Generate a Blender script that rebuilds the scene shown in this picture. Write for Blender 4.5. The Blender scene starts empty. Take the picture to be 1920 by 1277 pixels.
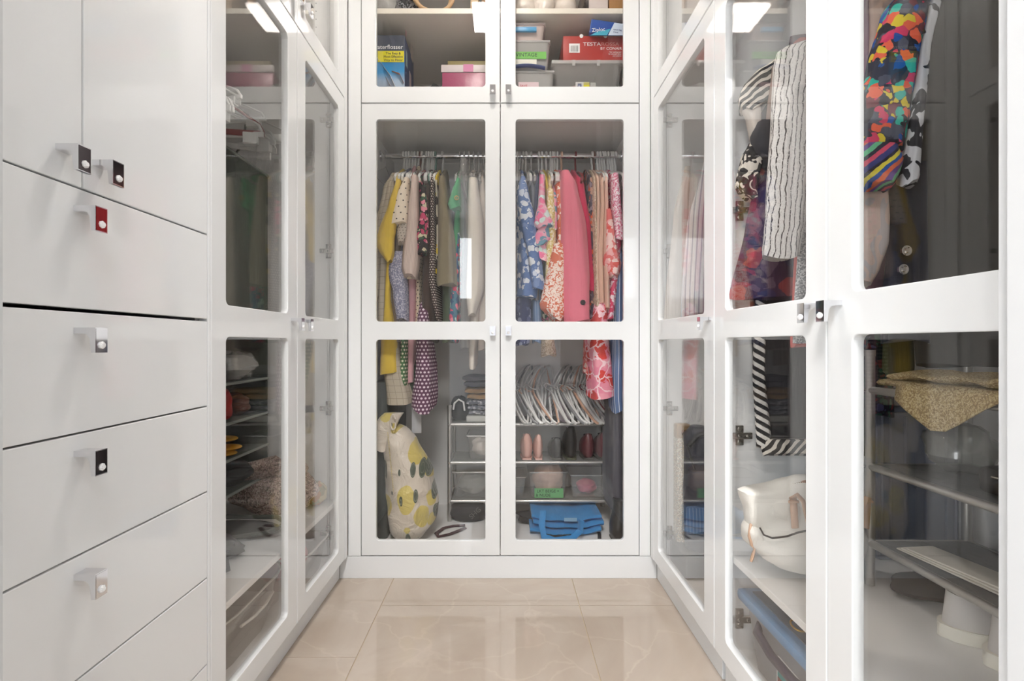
import bpy, bmesh, math, random
from mathutils import Vector, Matrix
random.seed(7)
PI = math.pi
C = bpy.context.scene.collection
SC = bpy.context.scene

# ---------------- camera ----------------
F = 920.0                      # focal length in pixels of the 1920 wide frame
CZ = 0.97
def P(px, py, Y):              # point of the place seen at pixel (px,py) at distance Y
    return Vector(((px - 947) * Y / F, Y, CZ - (py - 644) * Y / F))
def PX(px, Y): return (px - 947) * Y / F
def PZ(py, Y): return CZ - (py - 644) * Y / F
cd = bpy.data.cameras.new('camera'); cam = bpy.data.objects.new('camera', cd); C.objects.link(cam)
cam.location = (0, 0, CZ); cam.rotation_euler = (PI / 2, 0, 0)
cd.sensor_width = 36; cd.lens = 36 * F / 1920
cd.shift_x = 13 / 1920; cd.shift_y = 5.5 / 1920
cd.clip_start = 0.02
SC.camera = cam
# ---------------- light and exposure ----------------
w = bpy.data.worlds.new('world'); SC.world = w; w.use_nodes = True
w.node_tree.nodes['Background'].inputs[0].default_value = (0.75, 0.87, 1, 1)
w.node_tree.nodes['Background'].inputs[1].default_value = 1.0
SC.view_settings.view_transform = 'Standard'; SC.view_settings.look = 'None'
SC.view_settings.gamma = 1; SC.view_settings.use_curve_mapping = False
SC.view_settings.exposure = 0.96
LAMP = 38.0          # radiance of the closet ceiling lamp
WINDOW = 6.0        # radiance of the bedroom window
PATIO = 4.2           # radiance of the bedroom patio window
BED_FILL = 39.0       # radiance of the added fill lamp in the unseen bedroom
SC.cycles.max_bounces = 9; SC.cycles.diffuse_bounces = 5; SC.cycles.glossy_bounces = 5
SC.cycles.transparent_max_bounces = 24; SC.cycles.sample_clamp_indirect = 90
SC.cycles.use_denoising = True

# ---------------- materials ----------------
class NT:
    def __init__(s, name):
        s.m = bpy.data.materials.new(name); s.m.use_nodes = True
        s.t = s.m.node_tree; s.n = s.t.nodes; s.b = s.n['Principled BSDF']; s.out = s.n['Material Output']
        s._co = None
    def node(s, typ, **kw):
        n = s.n.new(typ)
        for k, v in kw.items(): setattr(n, k, v)
        return n
    def put(s, sock, v):
        if v is None: return
        if isinstance(v, bpy.types.NodeSocket): s.t.links.new(v, sock)
        elif isinstance(v, (tuple, list)) and len(v) == 3 and sock.type == 'RGBA': sock.default_value = (*v, 1)
        else: sock.default_value = v
    def M(s, op, a, b=None, c=None):
        n = s.node('ShaderNodeMath', operation=op)
        s.put(n.inputs[0], a); s.put(n.inputs[1], b)
        if c is not None: s.put(n.inputs[2], c)
        return n.outputs[0]
    def co(s):
        if s._co is None: s._co = s.node('ShaderNodeTexCoord').outputs['Object']
        return s._co
    def xyz(s, v=None):
        n = s.node('ShaderNodeSeparateXYZ'); s.put(n.inputs[0], v or s.co()); return n.outputs
    def uv(s):                      # cloth coordinates in metres: around the cloth and down it
        n = s.node('ShaderNodeSeparateXYZ'); s.put(n.inputs[0], s.node('ShaderNodeTexCoord').outputs['UV']); return n.outputs[0], n.outputs[1]
    def noise(s, scale, detail=3, vec=None, dist=0.0, rough=.55):
        n = s.node('ShaderNodeTexNoise'); s.put(n.inputs['Vector'], vec or s.co())
        n.inputs['Scale'].default_value = scale; n.inputs['Detail'].default_value = detail
        n.inputs['Distortion'].default_value = dist; n.inputs['Roughness'].default_value = rough
        return n.outputs['Fac'] if 'Fac' in n.outputs else n.outputs[0]
    def vor(s, scale, feature='F1', vec=None, rnd=1.0):
        n = s.node('ShaderNodeTexVoronoi', feature=feature); s.put(n.inputs['Vector'], vec or s.co())
        n.inputs['Scale'].default_value = scale; n.inputs['Randomness'].default_value = rnd
        return n.outputs
    def mix(s, f, a, b):
        n = s.node('ShaderNodeMix', data_type='RGBA'); s.put(n.inputs[0], f)
        s.put(n.inputs[6], a); s.put(n.inputs[7], b); return n.outputs[2]
    def ramp(s, f, stops, interp='LINEAR'):
        n = s.node('ShaderNodeValToRGB'); s.put(n.inputs[0], f); cr = n.color_ramp; cr.interpolation = interp
        while len(cr.elements) > 1: cr.elements.remove(cr.elements[-1])
        cr.elements[0].position = stops[0][0]; cr.elements[0].color = (*stops[0][1], 1)
        for p, c in stops[1:]:
            e = cr.elements.new(p); e.color = (*c, 1)
        return n.outputs[0]
    def bump(s, h, strength=.3, dist=.002):
        n = s.node('ShaderNodeBump'); n.inputs['Strength'].default_value = strength; n.inputs['Distance'].default_value = dist
        s.put(n.inputs['Height'], h); s.put(s.b.inputs['Normal'], n.outputs[0])
    def drape(s, k=1.0):            # soft vertical creases of hanging cloth, with a little weave
        mp = s.node('ShaderNodeMapping'); s.put(mp.inputs[0], s.co()); mp.inputs['Scale'].default_value = (1, .6, .14)
        b1 = s.node('ShaderNodeBump'); b1.inputs['Strength'].default_value = .75 * k; b1.inputs['Distance'].default_value = .007
        s.put(b1.inputs['Height'], s.noise(24, 3, mp.outputs[0], .6))
        b2 = s.node('ShaderNodeBump'); b2.inputs['Strength'].default_value = .2; b2.inputs['Distance'].default_value = .0006
        s.put(b2.inputs['Height'], s.noise(700, 2)); s.put(b2.inputs['Normal'], b1.outputs[0]); s.put(s.b.inputs['Normal'], b2.outputs[0])
    def base(s, c): s.put(s.b.inputs['Base Color'], c)
    def set(s, rough=None, metal=None, ior=None, coat=None, spec=None, sheen=None):
        if rough is not None: s.put(s.b.inputs['Roughness'], rough)
        if metal is not None: s.b.inputs['Metallic'].default_value = metal
        if ior is not None: s.b.inputs['IOR'].default_value = ior
        if coat is not None: s.b.inputs['Coat Weight'].default_value = coat; s.b.inputs['Coat Roughness'].default_value = .04
        if spec is not None: s.b.inputs['Specular IOR Level'].default_value = spec
        if sheen is not None: s.b.inputs['Sheen Weight'].default_value = sheen
def L(r, g, b):                     # sRGB 0-255 to linear
    f = lambda c: (c / 255) / 12.92 if c <= 10 else (((c / 255) + .055) / 1.055) ** 2.4
    return (f(r), f(g), f(b))
def plain(name, col, rough=.5, metal=0, spec=None, coat=None, bump=None):
    t = NT(name); t.base(col); t.set(rough, metal, spec=spec, coat=coat)
    if bump: t.bump(t.noise(bump[0], 3), bump[1], bump[2])
    return t.m
def fab(name, col, var=.14, rough=.85, weave=700):
    t = NT(name); n = t.noise(18, 4)
    d = tuple(c * (1 - var) for c in col); e = tuple(min(1, c * (1 + var)) for c in col)
    t.base(t.mix(n, d, e)); t.set(rough, spec=.2, sheen=.15); t.drape(); return t.m
def dots(name, col, dot, sp=.02, r=.3, jitter=0, col2=None):
    t = NT(name); u, v = t.uv()
    a = t.M('DIVIDE', u, sp); b = t.M('DIVIDE', v, sp * .87)
    row = t.M('FLOOR', b); a = t.M('ADD', a, t.M('MULTIPLY', row, .5))
    fa = t.M('SUBTRACT', t.M('FRACT', a), .5); fb = t.M('SUBTRACT', t.M('FRACT', b), .5)
    d = t.M('SQRT', t.M('ADD', t.M('MULTIPLY', fa, fa), t.M('MULTIPLY', fb, fb)))
    base = col if col2 is None else t.mix(t.M('GREATER_THAN', t.noise(25, 2), .56), col, col2)
    t.base(t.mix(t.M('LESS_THAN', d, r), base, dot)); t.set(.8, spec=.2); t.drape(); return t.m
def floral(name, ground, cols, scale=22, cover=.5, scale2=9, line=None):
    t = NT(name); wob = t.node('ShaderNodeTexNoise'); t.put(wob.inputs['Vector'], t.co()); wob.inputs['Scale'].default_value = 30
    vv = t.node('ShaderNodeVectorMath', operation='MULTIPLY_ADD'); t.put(vv.inputs[0], wob.outputs['Color'])
    vv.inputs[1].default_value = (.035, .035, .035); t.put(vv.inputs[2], t.co())
    o = t.vor(scale, vec=vv.outputs[0]); sx = t.node('ShaderNodeSeparateColor'); t.put(sx.inputs[0], o['Color'])
    n = len(cols); c = t.ramp(sx.outputs[0], [(i / n, k) for i, k in enumerate(cols)], 'CONSTANT')
    mask = t.M('LESS_THAN', o['Distance'], t.M('MULTIPLY_ADD', sx.outputs[1], .35, cover * .55))
    big = t.M('GREATER_THAN', t.noise(scale2, 2), .38)
    col = t.mix(t.M('MULTIPLY', mask, big), ground, c)
    if line:
        e = t.vor(scale * .8, 'DISTANCE_TO_EDGE', vec=vv.outputs[0])['Distance']
        col = t.mix(t.M('LESS_THAN', e, .05), col, line)
    t.base(col); t.set(.8, spec=.2); t.drape(.8); return t.m
def stripes(name, a, b, sp=.02, duty=.5, axis='u', wave=0, wscale=20, rough=.8, slant=0, grain=None):
    t = NT(name); u, v = t.uv(); k, o = (u, v) if axis == 'u' else (v, u)
    if slant: k = t.M('ADD', k, t.M('MULTIPLY', o, slant))
    if wave: k = t.M('ADD', k, t.M('MULTIPLY', t.M('SUBTRACT', t.noise(wscale, 2), .5), wave))
    f = t.M('FRACT', t.M('DIVIDE', k, sp)); col = t.mix(t.M('LESS_THAN', f, duty), b, a)
    if grain: col = t.mix(t.M('GREATER_THAN', t.noise(grain[0], 1), grain[1]), col, grain[2])
    t.base(col); t.set(rough, spec=.25); t.drape(); return t.m
def check(name, a, line, sp=.03, wd=.06):
    t = NT(name); u, v = t.uv()
    f = t.M('LESS_THAN', t.M('FRACT', t.M('DIVIDE', u, sp)), wd); g = t.M('LESS_THAN', t.M('FRACT', t.M('DIVIDE', v, sp)), wd)
    t.base(t.mix(t.M('MULTIPLY', t.M('MAXIMUM', f, g), .6), a, line)); t.set(.85, spec=.2); t.drape(); return t.m
def animal(name, a, b, scale=22, stretch=(1, 1, .35), dist=1.5, thr=.5):
    t = NT(name); mp = t.node('ShaderNodeMapping'); t.put(mp.inputs[0], t.co()); mp.inputs['Scale'].default_value = stretch
    mp.inputs['Rotation'].default_value = (0, .5, 0)
    t.base(t.mix(t.M('GREATER_THAN', t.noise(scale, 1, mp.outputs[0], dist), thr), a, b)); t.set(.7, spec=.25); t.drape(); return t.m
def speck(name, cols, scale=300, rough=.9, metal=0, bumpd=.002):
    t = NT(name); o = t.vor(scale); sx = t.node('ShaderNodeSeparateColor'); t.put(sx.inputs[0], o['Color'])
    n = len(cols); t.base(t.ramp(sx.outputs[0], [(i / n, k) for i, k in enumerate(cols)], 'CONSTANT')); t.set(rough, metal)
    t.bump(o['Distance'], .6, bumpd); return t.m
def glassy(name, tint=(.95, .96, .95), r0=.045, rough=0.0, opaque=0.0, col=(.8, .8, .8), shine=1.0):
    """thin clear sheet: lets light straight through, mirrors by Schlick's law; 'opaque' adds milky plastic"""
    t = NT(name); t.n.remove(t.b)
    tr = t.node('ShaderNodeBsdfTransparent'); t.put(tr.inputs[0], tint)
    gl = t.node('ShaderNodeBsdfGlossy'); gl.inputs['Roughness'].default_value = rough; t.put(gl.inputs[0], (shine, shine, shine))
    g = t.node('ShaderNodeNewGeometry'); d = t.node('ShaderNodeVectorMath', operation='DOT_PRODUCT')
    t.put(d.inputs[0], g.outputs['Normal']); t.put(d.inputs[1], g.outputs['Incoming'])
    c = t.M('ABSOLUTE', d.outputs['Value']); f = t.M('POWER', t.M('SUBTRACT', 1.0, c), 4.3)
    f = t.M('ADD', t.M('MULTIPLY', f, 1 - r0), r0)
    base = tr.outputs[0]
    if opaque:
        df = t.node('ShaderNodeBsdfDiffuse'); t.put(df.inputs[0], col); mx = t.node('ShaderNodeMixShader')
        mx.inputs[0].default_value = opaque; t.put(mx.inputs[1], base); t.put(mx.inputs[2], df.outputs[0]); base = mx.outputs[0]
    m2 = t.node('ShaderNodeMixShader'); t.put(m2.inputs[0], f); t.put(m2.inputs[1], base); t.put(m2.inputs[2], gl.outputs[0])
    t.put(t.out.inputs[0], m2.outputs[0]); return t.m
def emit(name, col, s, pattern=False):
    t = NT(name); t.n.remove(t.b); e = t.node('ShaderNodeEmission'); t.put(e.inputs[0], col)
    if pattern:
        o = t.vor(70)['Distance']; t.put(e.inputs[1], t.M('MULTIPLY', t.M('ADD', t.M('MULTIPLY', o, 1.1), .45), s))
    else: e.inputs[1].default_value = s
    t.put(t.out.inputs[0], e.outputs[0]); return t.m

WHITE = plain('white lacquer', (.85, .86, .86), .045, spec=.45)
INNER = plain('white melamine', (.85, .84, .825), .45)
PLINTH = plain('white satin paint', (.84, .85, .855), .3)
WALL = plain('white wall paint', (.85, .85, .85), .8)
BEDWALL = plain('pale grey bedroom wall paint', (.58, .59, .61), .8)
CHROME = plain('polished chrome', (.78, .78, .80), .06, 1)
STEEL = plain('nickel hinge steel', (.50, .47, .43), .22, 1)
CRYSTAL = plain('faceted crystal', (.95, .95, .95), .05, 0, coat=1)
GLASS = glassy('cabinet glass', (.992, .99, .985), .032)
RACKM = plain('silver grey rack tube', (.50, .49, .47), .3, .75)
PLWHITE = plain('white hanger plastic', (.76, .76, .74), .35)
CLEARP = glassy('clear plastic', (.93, .93, .93), .06, .08, .16, (.8, .8, .78))
MILKY = glassy('milky plastic', (.9, .9, .9), .05, .15, .42, (.75, .74, .72))
BLACKF = plain('black fabric', (.018, .018, .02), .7)
BLACKL = plain('black leather', (.02, .019, .019), .35)

def tile_mat():
    t = NT('polished beige marble tile')
    n1 = t.noise(2.2, 5, dist=1.2); base = t.ramp(n1, [(.25, L(176, 160, 146)), (.5, L(186, 172, 158)), (.75, L(196, 184, 172))])
    wob = t.node('ShaderNodeTexNoise'); t.put(wob.inputs['Vector'], t.co()); wob.inputs['Scale'].default_value = 3; wob.inputs['Detail'].default_value = 5
    vv = t.node('ShaderNodeVectorMath', operation='MULTIPLY_ADD'); t.put(vv.inputs[0], wob.outputs['Color'])
    vv.inputs[1].default_value = (.5, .5, .5); t.put(vv.inputs[2], t.co())
    e = t.vor(2.6, 'DISTANCE_TO_EDGE', vec=vv.outputs[0])['Distance']
    vein = t.M('MULTIPLY', t.M('SUBTRACT', 1.0, t.M('MINIMUM', t.M('MULTIPLY', e, 45), 1.0)), t.noise(4, 2))
    t.base(t.mix(t.M('MULTIPLY', vein, .22), base, L(228, 214, 198))); t.set(.035, spec=.7); return t.m
TILE = tile_mat()
GROUT = plain('sand grout', L(178, 160, 134), .8)

# ---------------- mesh helpers ----------------
class MB:
    def __init__(s): s.v = []; s.f = []; s.mi = []; s.ms = []
    def mat(s, m):
        if m not in s.ms: s.ms.append(m)
        return s.ms.index(m)
    def add(s, vs, fs, m=None):
        o = len(s.v); s.v += [Vector(v) for v in vs]; s.f += [tuple(i + o for i in f) for f in fs]
        s.mi += [s.mat(m) if m else 0] * len(fs); return s
    def box(s, a, b, m=None, rot=None, bev=0):
        x0, y0, z0 = a; x1, y1, z1 = b
        bm = bmesh.new(); bmesh.ops.create_cube(bm, size=1)
        for v in bm.verts: v.co = Vector(((x0 + x1) / 2 + v.co.x * (x1 - x0), (y0 + y1) / 2 + v.co.y * (y1 - y0), (z0 + z1) / 2 + v.co.z * (z1 - z0)))
        if bev: bmesh.ops.bevel(bm, geom=bm.edges[:], offset=bev, segments=2, affect='EDGES', profile=.6)
        c = Vector(((x0 + x1) / 2, (y0 + y1) / 2, (z0 + z1) / 2))
        bm.verts.index_update()
        vs = [(c + rot @ (v.co - c)) if rot else v.co.copy() for v in bm.verts]
        s.add(vs, [[v.index for v in f.verts] for f in bm.faces], m); bm.free(); return s
    def tube(s, pts, r, n=8, m=None, closed=False, flat=1.0):
        pts = [Vector(p) for p in pts]; rings = []
        up = Vector((0, 0, 1)); K = len(pts); prev = None
        for i, p in enumerate(pts):
            a = pts[(i - 1) % K] if (closed or i > 0) else p; b = pts[(i + 1) % K] if (closed or i < K - 1) else p
            d = (b - a).normalized()
            if prev is None:
                q = d.cross(up)
                if q.length < .1: q = d.cross(Vector((1, 0, 0)))
                q.normalize()
            else:
                q = prev - d * prev.dot(d); q.normalize()
            prev = q; e = d.cross(q); rr = r[i] if isinstance(r, (list, tuple)) else r
            rings.append([p + q * (rr * math.cos(2 * PI * k / n)) + e * (rr * flat * math.sin(2 * PI * k / n)) for k in range(n)])
        return s.skin(rings, m, closed)
    def skin(s, rings, m=None, closed=False, caps=True):
        n = len(rings[0]); vs = [v for r in rings for v in r]; fs = []
        R = len(rings)
        for i in range(R if closed else R - 1):
            for k in range(n):
                a = i * n + k; b = i * n + (k + 1) % n; c = ((i + 1) % R) * n + (k + 1) % n; d = ((i + 1) % R) * n + k
                fs.append((a, b, c, d))
        if caps and not closed: fs += [tuple(range(n))[::-1], tuple((R - 1) * n + k for k in range(n))]
        return s.add(vs, fs, m)
    def lathe(s, c, prof, n=24, m=None, axis='z'):
        rings = []
        for r, h in prof:
            ring = []
            for k in range(n):
                a = 2 * PI * k / n; x, y = r * math.cos(a), r * math.sin(a)
                ring.append(Vector(c) + (Vector((x, y, h)) if axis == 'z' else Vector((h, x, y)) if axis == 'x' else Vector((x, h, y))))
            rings.append(ring)
        return s.skin(rings, m)
    def blob(s, c, r, n=20, m=None, noise=0, seed=0, flat=None, p=1.0):
        rings = []; rx, ry, rz = r
        for i in range(n // 2 + 1):
            th = PI * i / (n // 2); ring = []
            for k in range(n):
                a = 2 * PI * k / n; st = max(math.sin(th), .02) ** p
                q = 1 + noise * (math.sin(a * 3 + seed + i * .7) * .5 + math.sin(a * 5 - seed * 2 + i) * .3 + math.sin(th * 7 + seed + a) * .4)
                z = math.cos(th) * rz * q
                if flat is not None: z = max(z, -flat)
                ring.append(Vector(c) + Vector((rx * st * math.cos(a) * q, ry * st * math.sin(a) * q, z)))
            rings.append(ring)
        return s.skin(rings, m)
    def build(s, name, m=None, parent=None, smooth=True, bev=0, sharp=40):
        if m and not s.ms: s.ms = [m]
        me = bpy.data.meshes.new(name)
        if parent is not None: o0 = wloc(parent)
        else:
            lo = [min(v[i] for v in s.v) for i in range(3)]; hi = [max(v[i] for v in s.v) for i in range(3)]
            o0 = Vector(((lo[0] + hi[0]) / 2, (lo[1] + hi[1]) / 2, lo[2]))
        me.from_pydata([tuple(v - o0) for v in s.v], [], s.f)
        for mm in s.ms: me.materials.append(mm)
        if len(s.ms) > 1: me.polygons.foreach_set('material_index', s.mi)
        bm = bmesh.new(); bm.from_mesh(me); bmesh.ops.recalc_face_normals(bm, faces=bm.faces); bm.to_mesh(me); bm.free()
        if smooth:
            me.polygons.foreach_set('use_smooth', [True] * len(me.polygons)); me.set_sharp_from_angle(angle=math.radians(sharp))
        me.update()
        ob = bpy.data.objects.new(name, me); C.objects.link(ob)
        if parent is not None: ob.parent = parent
        else: ob.location = o0
        if bev:
            b = ob.modifiers.new('bevel', 'BEVEL'); b.width = bev; b.segments = 2; b.limit_method = 'ANGLE'
        return ob
def wloc(o):
    v = Vector((0, 0, 0))
    while o is not None: v += Vector(o.location); o = o.parent
    return v
def tag(o, label=None, cat=None, group=None, kind=None):
    if label: o['label'] = label
    if cat: o['category'] = cat
    if group: o['group'] = group
    if kind: o['kind'] = kind
    return o
def thing(name, label, cat, loc=(0, 0, 0), group=None):
    o = bpy.data.objects.new(name, None); C.objects.link(o); o.location = loc; o.empty_display_size = .05
    return tag(o, label, cat, group)
def box(name, a, b, m, parent=None, bev=.0015, **k):
    return MB().box(a, b).build(name, m, parent, smooth=False, bev=bev)
def copy_tree(o, parent=None):
    c = o.copy(); C.objects.link(c)
    if parent is not None: c.parent = parent
    for ch in list(o.children): copy_tree(ch, c)
    return c
def text(name, s, size, loc, m, parent, rot=(PI / 2, 0, 0), ext=.0004, align='LEFT', sx=1.0, space=1.0):
    cu = bpy.data.curves.new(name, 'FONT'); cu.body = s; cu.size = size; cu.extrude = ext; cu.align_x = align; cu.resolution_u = 3
    cu.space_character = space
    ob = bpy.data.objects.new('tmp', cu); C.objects.link(ob)
    dg = bpy.context.evaluated_depsgraph_get(); me = bpy.data.meshes.new_from_object(ob.evaluated_get(dg))
    bpy.data.objects.remove(ob)
    me.transform(Matrix.Diagonal((sx, 1, 1, 1)))
    from mathutils import Euler
    me.transform(Matrix.Translation(Vector(loc) - wloc(parent)) @ Euler(rot).to_matrix().to_4x4())
    me.materials.clear(); me.materials.append(m)
    o = bpy.data.objects.new(name, me); C.objects.link(o); o.parent = parent; return o
def plate_with_holes(outer, holes, T, thick, rad=.014):
    """rounded door frame: rectangles in (u,v) extruded along n; T maps (u,v,n) to the place"""
    cu = bpy.data.curves.new('frame', 'CURVE'); cu.dimensions = '2D'; cu.fill_mode = 'BOTH'
    be = .0018; cu.extrude = thick / 2 - be; cu.bevel_depth = be; cu.bevel_resolution = 1; cu.offset = -be
    def poly(pts):
        sp = cu.splines.new('POLY'); sp.points.add(len(pts) - 1); sp.use_cyclic_u = True
        for q, p in zip(sp.points, pts): q.co = (p[0], p[1], 0, 1)
    u0, v0, u1, v1 = outer; poly([(u0, v0), (u1, v0), (u1, v1), (u0, v1)])
    for (a, b, c, d) in holes:
        pts = []
        for cx, cy, st in ((c - rad, d - rad, 0), (a + rad, d - rad, 1), (a + rad, b + rad, 2), (c - rad, b + rad, 3)):
            for k in range(6):
                an = (st + k / 5) * PI / 2; pts.append((cx + rad * math.cos(an), cy + rad * math.sin(an)))
        poly(pts)
    ob = bpy.data.objects.new('tmp', cu); C.objects.link(ob)
    me = bpy.data.meshes.new_from_object(ob.evaluated_get(bpy.context.evaluated_depsgraph_get()))
    bpy.data.objects.remove(ob)
    mb = MB(); mb.add([T(v.co.x, v.co.y, v.co.z - thick / 2) for v in me.vertices], [tuple(p.vertices) for p in me.polygons])
    bpy.data.meshes.remove(me); return mb

# ---------------- the room ----------------
XL, XR, YB = -.649, .600, 2.024          # front faces of the left, right and back cabinet doors
CEIL = 2.79
def struct(name, boxes, m, **k):
    mb = MB()
    for a, b in boxes: mb.box(a, b)
    return tag(mb.build(name, m, None, smooth=False), kind='structure', **k)
floor = struct('floor', [((-1.30, .30, -.06), (1.28, 2.70, -.002))], GROUT)
xs = [-1.193, -.459, .275, 1.009]
tj = MB().box((-.3655, -.3655, -.004), (.3655, .3655, .004), bev=.0012)
first = None
for cx in (-1.193 + .367, -.459 + .367, .275 + .367):
    for k in range(3):
        cy = 1.817 + (.367 if k == 0 else -.367 - .734 * (k - 1)) + (0 if cx > .3 else -.30 if cx < -.5 else .0)
        o = MB().box((cx - .3655, max(.32, cy - .3655), -.006), (cx + .3655, min(2.69, cy + .3655), 0), bev=.0008).build('tile', TILE, floor, smooth=False)
struct('ceiling', [((-2.4, -3.1, CEIL), (2.4, 2.72, CEIL + .08))], WALL)
struct('wall_back', [((-1.32, 2.66, 0), (1.30, 2.72, CEIL))], WALL)
struct('wall_left', [((-1.32, .40, 0), (-1.26, 2.66, CEIL))], WALL)
struct('wall_right', [((1.24, .40, 0), (1.30, 2.66, CEIL))], WALL)
TRIM = plain('door casing paint', (.60, .60, .60), .4)
DL, DR = -.422, .4145     # doorway jambs
struct('wall_front', [((-2.4, .33, 0), (DL - .02, .40, CEIL)), ((DR + .02, .33, 0), (2.4, .40, CEIL)), ((DL - .02, .33, 2.25), (DR + .02, .40, CEIL))], WALL)
struct('trim_1', [((DL - .02, .325, 0), (DL, .405, 2.25)), ((DL - .085, .405, 0), (DL - .006, .418, 2.32)), ((DL - .085, .312, 0), (DL - .006, .325, 2.32))], TRIM)
struct('trim_2', [((DR, .325, 0), (DR + .02, .405, 2.25)), ((DR + .006, .405, 0), (DR + .085, .418, 2.32)), ((DR + .006, .312, 0), (DR + .085, .325, 2.32))], TRIM)
struct('trim_3', [((DL - .02, .325, 2.23), (DR + .02, .405, 2.25))], TRIM)
# bedroom behind the camera
struct('floor_bedroom', [((-2.4, -3.1, -.06), (2.4, .30, -.001))], plain('pale stone floor', L(190, 186, 180), .4))
struct('wall_bedroom_left', [((-2.4, -3.05, 0), (-2.34, -2.8, CEIL)), ((-2.4, -1.3, 0), (-2.34, .33, CEIL)), ((-2.4, -2.8, 2.35), (-2.34, -1.3, CEIL)), ((-2.4, -2.8, 0), (-2.34, -1.3, .1))], BEDWALL)
win = struct('window_3', [((-2.39, y, .1), (-2.33, y + .04, 2.35)) for y in (-2.8, -2.07, -1.34)] + [((-2.39, -2.8, .1), (-2.33, -1.3, .14)), ((-2.39, -2.8, 2.31), (-2.33, -1.3, 2.35))], PLINTH)
MB().box((-2.375, -2.79, .11), (-2.37, -1.31, 2.34)).build('pane', emit('daylit patio pane', (.92, .96, 1), PATIO), win)
struct('wall_bedroom_right', [((2.34, -3.05, 0), (2.4, .33, CEIL))], BEDWALL)
WZ0, WZ1 = 1.60, 2.52
wx = [-2.4, -1.74, -1.02, -.675, -.465, 2.4]
struct('wall_bedroom_back', [((wx[0], -3.1, 0), (wx[1], -3.04, CEIL)), ((wx[2], -3.1, 0), (wx[3], -3.04, CEIL)), ((wx[4], -3.1, 0), (wx[5], -3.04, CEIL)), ((wx[1], -3.1, 0), (wx[2], -3.04, WZ0)), ((wx[1], -3.1, WZ1), (wx[2], -3.04, CEIL)), ((wx[3], -3.1, 0), (wx[4], -3.04, WZ0)), ((wx[3], -3.1, WZ1), (wx[4], -3.04, CEIL))], BEDWALL)
DAY = emit('bright daylit window pane', (.90, .95, 1), WINDOW)
for i, (a, b) in enumerate(((wx[1], wx[2]), (wx[3], wx[4]))):
    win = struct('window_%d' % (i + 1), [((a, -3.09, WZ0), (a + .02, -3.03, WZ1)), ((b - .02, -3.09, WZ0), (b, -3.03, WZ1)), ((a + .02, -3.09, WZ0), (b - .02, -3.03, WZ0 + .02)), ((a + .02, -3.09, WZ1 - .02), (b - .02, -3.03, WZ1))], PLINTH)
    MB().box((a + .015, -3.08, WZ0 + .015), (b - .015, -3.075, WZ1 - .015)).build('pane', DAY, win)

# ---------------- ceiling lamps ----------------
def lamp(name, c, s, power, label, pat=True, fr=CHROME, col=(1, .93, .86)):
    x, y = c; z = CEIL
    t = thing(name, label, 'ceiling light', (x, y, z))
    mb = MB().box((x - s / 2 - .012, y - s / 2 - .012, z - .03), (x + s / 2 + .012, y + s / 2 + .012, z - .001)); mb.build('lamp_frame', fr, t, smooth=False, bev=.003)
    mb = MB().box((x - s / 2, y - s / 2, z - .045), (x + s / 2, y + s / 2, z - .03)); mb.build('diffuser', emit(name + ' light', col, power, pat), t, smooth=False, bev=.003)
lamp('crystal_ceiling_lamp', (-.066, 1.38), .215, LAMP, 'square crystal ceiling lamp glowing warm above the closet aisle')
lamp('bedroom_fill_lamp', (-.1, -.62), .6, BED_FILL, 'large square fill lamp added on the unseen bedroom ceiling', False, col=(1, .985, .97))  # added fill out of view, brightens the closet through the doorway

# ---------------- cabinets ----------------
def Tback(u, v, n): return Vector((u, YB - n, v))
def Tleft(u, v, n): return Vector((XL + n, u, v))
def Tright(u, v, n): return Vector((XR - n, u, v))
def handle(parent, T, u, ztop, wdt=.0225, face=CHROME):
    """L shaped chrome pull: a flat arm out from the door and a hanging plate with a crystal"""
    mb = MB(); h = wdt / 2; z0 = ztop - .038
    prof = [(0, ztop), (.033, ztop), (.033, z0), (.0265, z0), (.0240, ztop - .016), (.020, ztop - .0105), (.014, ztop - .009), (0, ztop - .009)]
    r = [[T(u + s * h, z, n) for n, z in prof] for s in (-1, 1)]
    mb.skin(r, CHROME)
    mb.add([T(u - h * .9, ztop - .0015, .0333), T(u + h * .9, ztop - .0015, .0333), T(u + h * .9, z0 + .0015, .0333), T(u - h * .9, z0 + .0015, .0333)], [(0, 1, 2, 3)], face)
    cz = z0 + .0115; R = .0058; N = 8; vs = []; fs = []
    for rr, nn in ((R, .0333), (R, .0350), (R * .55, .0375)):
        for k in range(N):
            a = 2 * PI * (k + .5 * (nn > .036)) / N; vs.append(T(u + rr * math.cos(a), cz + rr * math.sin(a), nn))
    for i in range(2):
        for k in range(N): fs.append((i * N + k, i * N + (k + 1) % N, (i + 1) * N + (k + 1) % N, (i + 1) * N + k))
    fs.append(tuple(2 * N + k for k in range(N))); mb.add(vs, fs, CRYSTAL)
    return mb.build('handle', None, parent, smooth=False)
def glass_door(cab, T, u0, u1, v0, v1, panes, stile=.062, hu=None, hz=None, us=None):
    g = .0016
    a, b = (us if us else (u0 + stile, u1 - stile))
    d = plate_with_holes((u0 + g, v0 + g, u1 - g, v1 - g), [(a, p0, b, p1) for p0, p1 in panes], T, .021).build('door', WHITE, cab, smooth=False)
    for p0, p1 in panes:
        q = [T(a - .004, p0 - .004, -.010), T(b + .004, p1 + .004, -.014)]
        lo = [min(q[0][i], q[1][i]) for i in range(3)]; hi = [max(q[0][i], q[1][i]) for i in range(3)]
        MB().box(lo, hi).build('glass_pane', GLASS, d, smooth=False)
    if hu is not None: handle(d, T, hu, hz)
    return d
PAN = [(.156, .985), (1.060, 1.895)]
UP = [(2.030, 2.69)]
ZS = 1.962; ZT = 2.755
D0 = .094
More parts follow.
